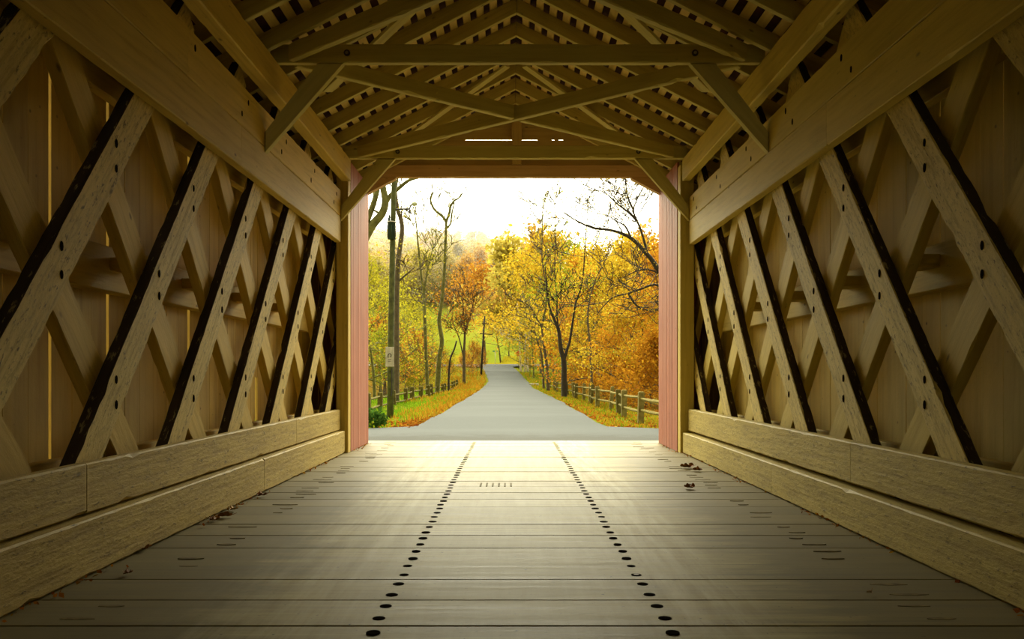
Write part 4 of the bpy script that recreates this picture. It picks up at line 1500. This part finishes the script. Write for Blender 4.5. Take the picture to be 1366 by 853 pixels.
def blades(name, label, regions, mat, seed):
    """regions: (count, x range from road centre, y range, height, clump)"""
    rng = np.random.default_rng(seed)
    V = []
    for cnt, (xa, xb), (ya, yb), hh in regions:
        u = rng.uniform(0, 1, cnt)
        Y = ya * (yb / ya) ** u
        X = rng.uniform(xa, xb, cnt)
        cl = np.sin(X * 2.3 + Y * 0.9) + np.sin(Y * 0.37 + X * 1.1)
        keep = cl + rng.normal(0, 0.9, cnt) > -0.5
        for x, y in zip(X[keep], Y[keep]):
            x = x + interp(RC, y, 1)
            z = ground_z(x, y)
            h = hh * rng.uniform(0.5, 1.3)
            a = rng.uniform(0, 6.28)
            w = 0.006 + 0.00045 * y
            dx, dy = math.cos(a) * w, math.sin(a) * w
            lx, ly = rng.normal(0, 0.35 * h, 2)
            V.append(((x - dx, y - dy, z - 0.02), (x + dx, y + dy, z - 0.02), (x + lx + dx * .3, y + ly + dy * .3, z + h), (x + lx - dx * .3, y + ly - dy * .3, z + h)))
    V = np.array(V)
    n = len(V)
    me = bpy.data.meshes.new(name)
    me.vertices.add(n * 4)
    me.vertices.foreach_set('co', V.reshape(-1))
    me.loops.add(n * 4)
    me.loops.foreach_set('vertex_index', np.arange(n * 4, dtype=np.int32))
    me.polygons.add(n)
    me.polygons.foreach_set('loop_start', np.arange(0, n * 4, 4, dtype=np.int32))
    me.update(calc_edges=True)
    me.materials.append(mat)
    o = bpy.data.objects.new(name, me)
    C.objects.link(o)
    tag(o, label, 'grass', kind='stuff')


blades('verge_grass', 'green and yellow grass on the verge beside the right fence',
       [(9000, (2.0, 4.2), (17.2, 60), 0.09), (2500, (2.0, 5), (60, 100), 0.16)], GR, 1)
blades('roadside_turf', 'bright green grass patches on the left verge around the pole',
       [(12000, (-4.7, -2.3), (17.0, 60), 0.10), (6000, (-9, -4.6), (20, 70), 0.16)], GRG, 2)
blades('dry_grass', 'rusty orange tall grass along the left road edge',
       [(2600, (-3.1, -1.95), (18.5, 50), 0.14), (2200, (-4.4, -2.0), (34, 75), 0.18), (2600, (-7, -2.1), (60, 105), 0.3)], GRO, 3)


def litter(name, label, regions, size, seed, kind='stuff'):
    rng = np.random.default_rng(seed)
    P_ = []
    for cnt, (xa, xb), (ya, yb), fn in regions:
        for _ in range(cnt):
            y = ya * (yb / ya) ** rng.uniform() if ya > 1 else rng.uniform(ya, yb)
            x = rng.uniform(xa, xb)
            P_.append((x, y, fn(x, y) + 0.012 + abs(rng.normal(0, 0.012))))
    me = leaves_mesh(name, P_, 1, (0.01, 0.01, 0.004), size, LIT, rng, 0.75)
    o = bpy.data.objects.new(name, me)
    C.objects.link(o)
    tag(o, label, 'leaves', kind=kind)


litter('leaf_litter', 'brown and orange fallen leaves covering the right verge by the fence',
       [(2600, (1.95, 5.2), (16.3, 36), ground_z), (1200, (3.0, 7), (18, 60), ground_z), (500, (1.9, 2.6), (20, 60), ground_z)], 0.11, 6)
litter('verge_leaves', 'reddish brown fallen leaves edging the left side of the road',
       [(1500, (-4.4, -1.9), (16.2, 20), ground_z), (900, (-2.5, -1.85), (18, 70), ground_z), (500, (-5, -2.4), (17, 40), ground_z)], 0.10, 7)
rngd = np.random.default_rng(8)


def curb_debris(name, label, s, seed):
    rng = np.random.default_rng(seed)
    P_ = []
    for _ in range(260):
        y = rng.uniform(3.2, 12.4)
        lim = (S['left']['kerb'] if s < 0 else S['right']['kerb']) if y < 11 else (2.17 if s < 0 else 2.24)
        if math.sin(y * 2.3 + s) + rng.normal(0, .5) < 0:
            continue
        x = s * (lim - 0.012 - abs(rng.normal(0, 0.035)))
        P_.append((x, y, 0.012 + abs(rng.normal(0, 0.006))))
    o = bpy.data.objects.new(name, leaves_mesh(name, P_, 1, (0.004, 0.004, 0.001), 0.032, LIT, rng, 0.6))
    C.objects.link(o)
    tag(o, label, 'leaves', kind='stuff')


curb_debris('leaf_debris', 'crumbled dry leaf debris along the foot of the left kerb', -1, 21)
curb_debris('leaf_debris', 'crumbled dry leaf debris along the foot of the right kerb', 1, 22)

# --- single curled dry leaves on the deck
LB = plain('dry_brown_leaf', (0.22, 0.09, 0.022), 0.8, var=0.5, scale=30)
LBY = plain('dry_tan_leaf', (0.42, 0.27, 0.10), 0.8, var=0.4, scale=30)


def dry_leaf(x, y, size, rot, mat, label, seed):
    rnd = random.Random(seed)
    mb = MB()
    X = (x - VX) / F * (F * EYE / (y - VY))
    Y = F * EYE / (y - VY)
    # lobed outline (maple-like), curled up at the rim
    n = 30
    vs = [(0, 0, 0.012)]
    for ring in (0.5, 1.0):
        for k in range(n):
            a = 2 * math.pi * k / n
            lob = 0.62 + 0.38 * abs(math.cos(2.5 * a)) ** 1.5
            r = size * ring * (lob if ring == 1.0 else 0.8)
            cz = 0.010 + size * 0.55 * ring ** 2 * (0.35 + 0.65 * math.sin(a + seed) ** 2) * rnd.uniform(0.7, 1.15) + 0.15 * size * math.sin(5 * a) * ring
            vs.append((r * math.cos(a), r * math.sin(a) * 0.85, max(0.003, cz)))
    fs = [(0, 1 + k, 1 + (k + 1) % n) for k in range(n)]
    fs += [(1 + k, 1 + n + k, 1 + n + (k + 1) % n, 1 + (k + 1) % n) for k in range(n)]
    mb.add(vs, fs)
    e = empty('dry_leaf', (X, Y, 0.001), label, 'leaf', 'dry leaves on the deck')
    e.rotation_euler = (0, 0, rot)
    b = mb.build('blade', mat, e, True)
    st = MB()
    st.tube([(0.2 * size, 0, 0.013), (0.9 * size, 0.05 * size, 0.02), (1.5 * size, 0.2 * size, 0.03)], [0.0022, 0.002, 0.0015], 5)
    st.build('stalk', mat, e)


dry_leaf(917, 625, 0.085, 0.4, LB, 'curled brown leaf on the deck, farther of two by the right kerb', 1)
dry_leaf(930, 629, 0.060, 2.2, LB, 'small brown leaf touching the farther curled leaf by the right kerb', 9)
dry_leaf(919.5, 652.5, 0.062, 1.3, LB, 'curled brown leaf on the deck, nearer of two by the right kerb', 2)
dry_leaf(300, 691, 0.055, 0.2, LB, 'brown leaf by the left kerb beside a pale tan leaf', 3)
dry_leaf(311, 682, 0.050, 2.0, LBY, 'pale tan leaf standing by the left kerb', 4)
dry_leaf(286, 696, 0.045, 2.9, LB, 'flat brown leaf just left of the pale tan leaf', 8)
dry_leaf(192, 735, 0.036, 1.0, LB, 'small orange brown leaf in front of the left kerb', 5)
dry_leaf(349, 663, 0.055, 0.7, LB, 'brown leaf by the left kerb, beyond the pale tan leaf', 6)
dry_leaf(170, 768, 0.034, 1.9, LB, 'small reddish leaf on a deck board near the left kerb', 7)
dry_leaf(1160, 794, 0.018, 0.5, LBY, 'tiny tan leaf on the near deck boards at right', 10)

# --- thin autumn mist over the meadow and the far hillside
hm, hnt, hout = new_mat('autumn_mist')
vsn = nd(hnt, 'ShaderNodeVolumeScatter')
vsn.inputs['Color'].default_value = (1.0, 0.96, 0.88, 1)
vsn.inputs['Density'].default_value = 0.0015
vsn.inputs['Anisotropy'].default_value = 0.55
hnt.links.new(vsn.outputs[0], hout.inputs['Volume'])
mb = MB()
mb.box((-170, 235, 2), (170, 470, 95))
tag(mb.build('mist', hm), 'thin pale mist hanging over the meadow and far hillside', 'mist', kind='stuff')

# ------------------------------------------------------------------ light: an overcast sky, brightest low ahead
W = bpy.data.worlds.new('overcast_sky')
bpy.context.scene.world = W
W.use_nodes = True
nt = W.node_tree
for n in list(nt.nodes):
    nt.nodes.remove(n)
out = nd(nt, 'ShaderNodeOutputWorld')
bg = nd(nt, 'ShaderNodeBackground')
tc = nd(nt, 'ShaderNodeTexCoord')
nv = nd(nt, 'ShaderNodeVectorMath', operation='NORMALIZE')
nt.links.new(tc.outputs['Generated'], nv.inputs[0])
SKY_BASE, SKY_GLOW, SKY_LOW, SKY_RIM = 0.5, 11.5, 9.0, 1.6


def lobe(elev, power):
    e_ = math.radians(elev)
    dt = nd(nt, 'ShaderNodeVectorMath', operation='DOT_PRODUCT')
    nt.links.new(nv.outputs[0], dt.inputs[0])
    dt.inputs[1].default_value = (0, math.cos(e_), math.sin(e_))
    return math_node(nt, 'POWER', math_node(nt, 'MAXIMUM', dt.outputs['Value'], 0.0), power)


glow = lobe(42, 3.0)
low = lobe(19, 30.0)
sz = nd(nt, 'ShaderNodeSeparateXYZ')
nt.links.new(nv.outputs[0], sz.inputs[0])
rim = math_node(nt, 'POWER', math_node(nt, 'SUBTRACT', 1.0, math_node(nt, 'ABSOLUTE', sz.outputs[2])), 5.0)
above = math_node(nt, 'SMOOTH_MAX', 0.25, math_node(nt, 'MULTIPLY_ADD', sz.outputs[2], 20.0, 1.0), 0.1)
above = math_node(nt, 'MINIMUM', above, 1.0)
stren = math_node(nt, 'MULTIPLY', math_node(nt, 'MULTIPLY_ADD', low, SKY_LOW, math_node(nt, 'MULTIPLY', glow, SKY_GLOW)), 1.0)
hz = nd(nt, 'ShaderNodeMapRange', interpolation_type='SMOOTHSTEP')
nt.links.new(sz.outputs[2], hz.inputs[0])
hz.inputs[1].default_value = math.sin(math.radians(10.5))
hz.inputs[2].default_value = math.sin(math.radians(19))
hz.inputs[3].default_value = 0.32
hz.inputs[4].default_value = 1.0
stren = math_node(nt, 'MULTIPLY_ADD', stren, hz.outputs[0], SKY_BASE)
stren = math_node(nt, 'MULTIPLY', math_node(nt, 'MULTIPLY_ADD', rim, SKY_RIM, stren), above)
bg.inputs[0].default_value = (1.0, 0.945, 0.69, 1)
nt.links.new(stren, bg.inputs[1])
nt.links.new(bg.outputs[0], out.inputs[0])

# ------------------------------------------------------------------ camera and view
cam = bpy.data.cameras.new('camera')
cam.sensor_width = 36.0
cam.lens = F / 1366 * 36.0
cam.shift_x = (683 - VX) / 1366
cam.shift_y = (VY - 426.5) / 1366
cam.clip_end = 2000
co = bpy.data.objects.new('camera', cam)
C.objects.link(co)
co.location = (0, 0, EYE)
co.rotation_euler = (math.radians(90), 0, 0)
sc_ = bpy.context.scene
sc_.camera = co
sc_.view_settings.view_transform = 'Standard'
sc_.view_settings.look = 'None'
sc_.view_settings.gamma = 1.0
sc_.view_settings.use_curve_mapping = False
sc_.view_settings.exposure = 0.38
cy = sc_.cycles
cy.use_denoising = True
cy.max_bounces = 9
cy.diffuse_bounces = 6
cy.glossy_bounces = 3
cy.transmission_bounces = 4
cy.sample_clamp_indirect = 6.0
cy.volume_bounces = 1
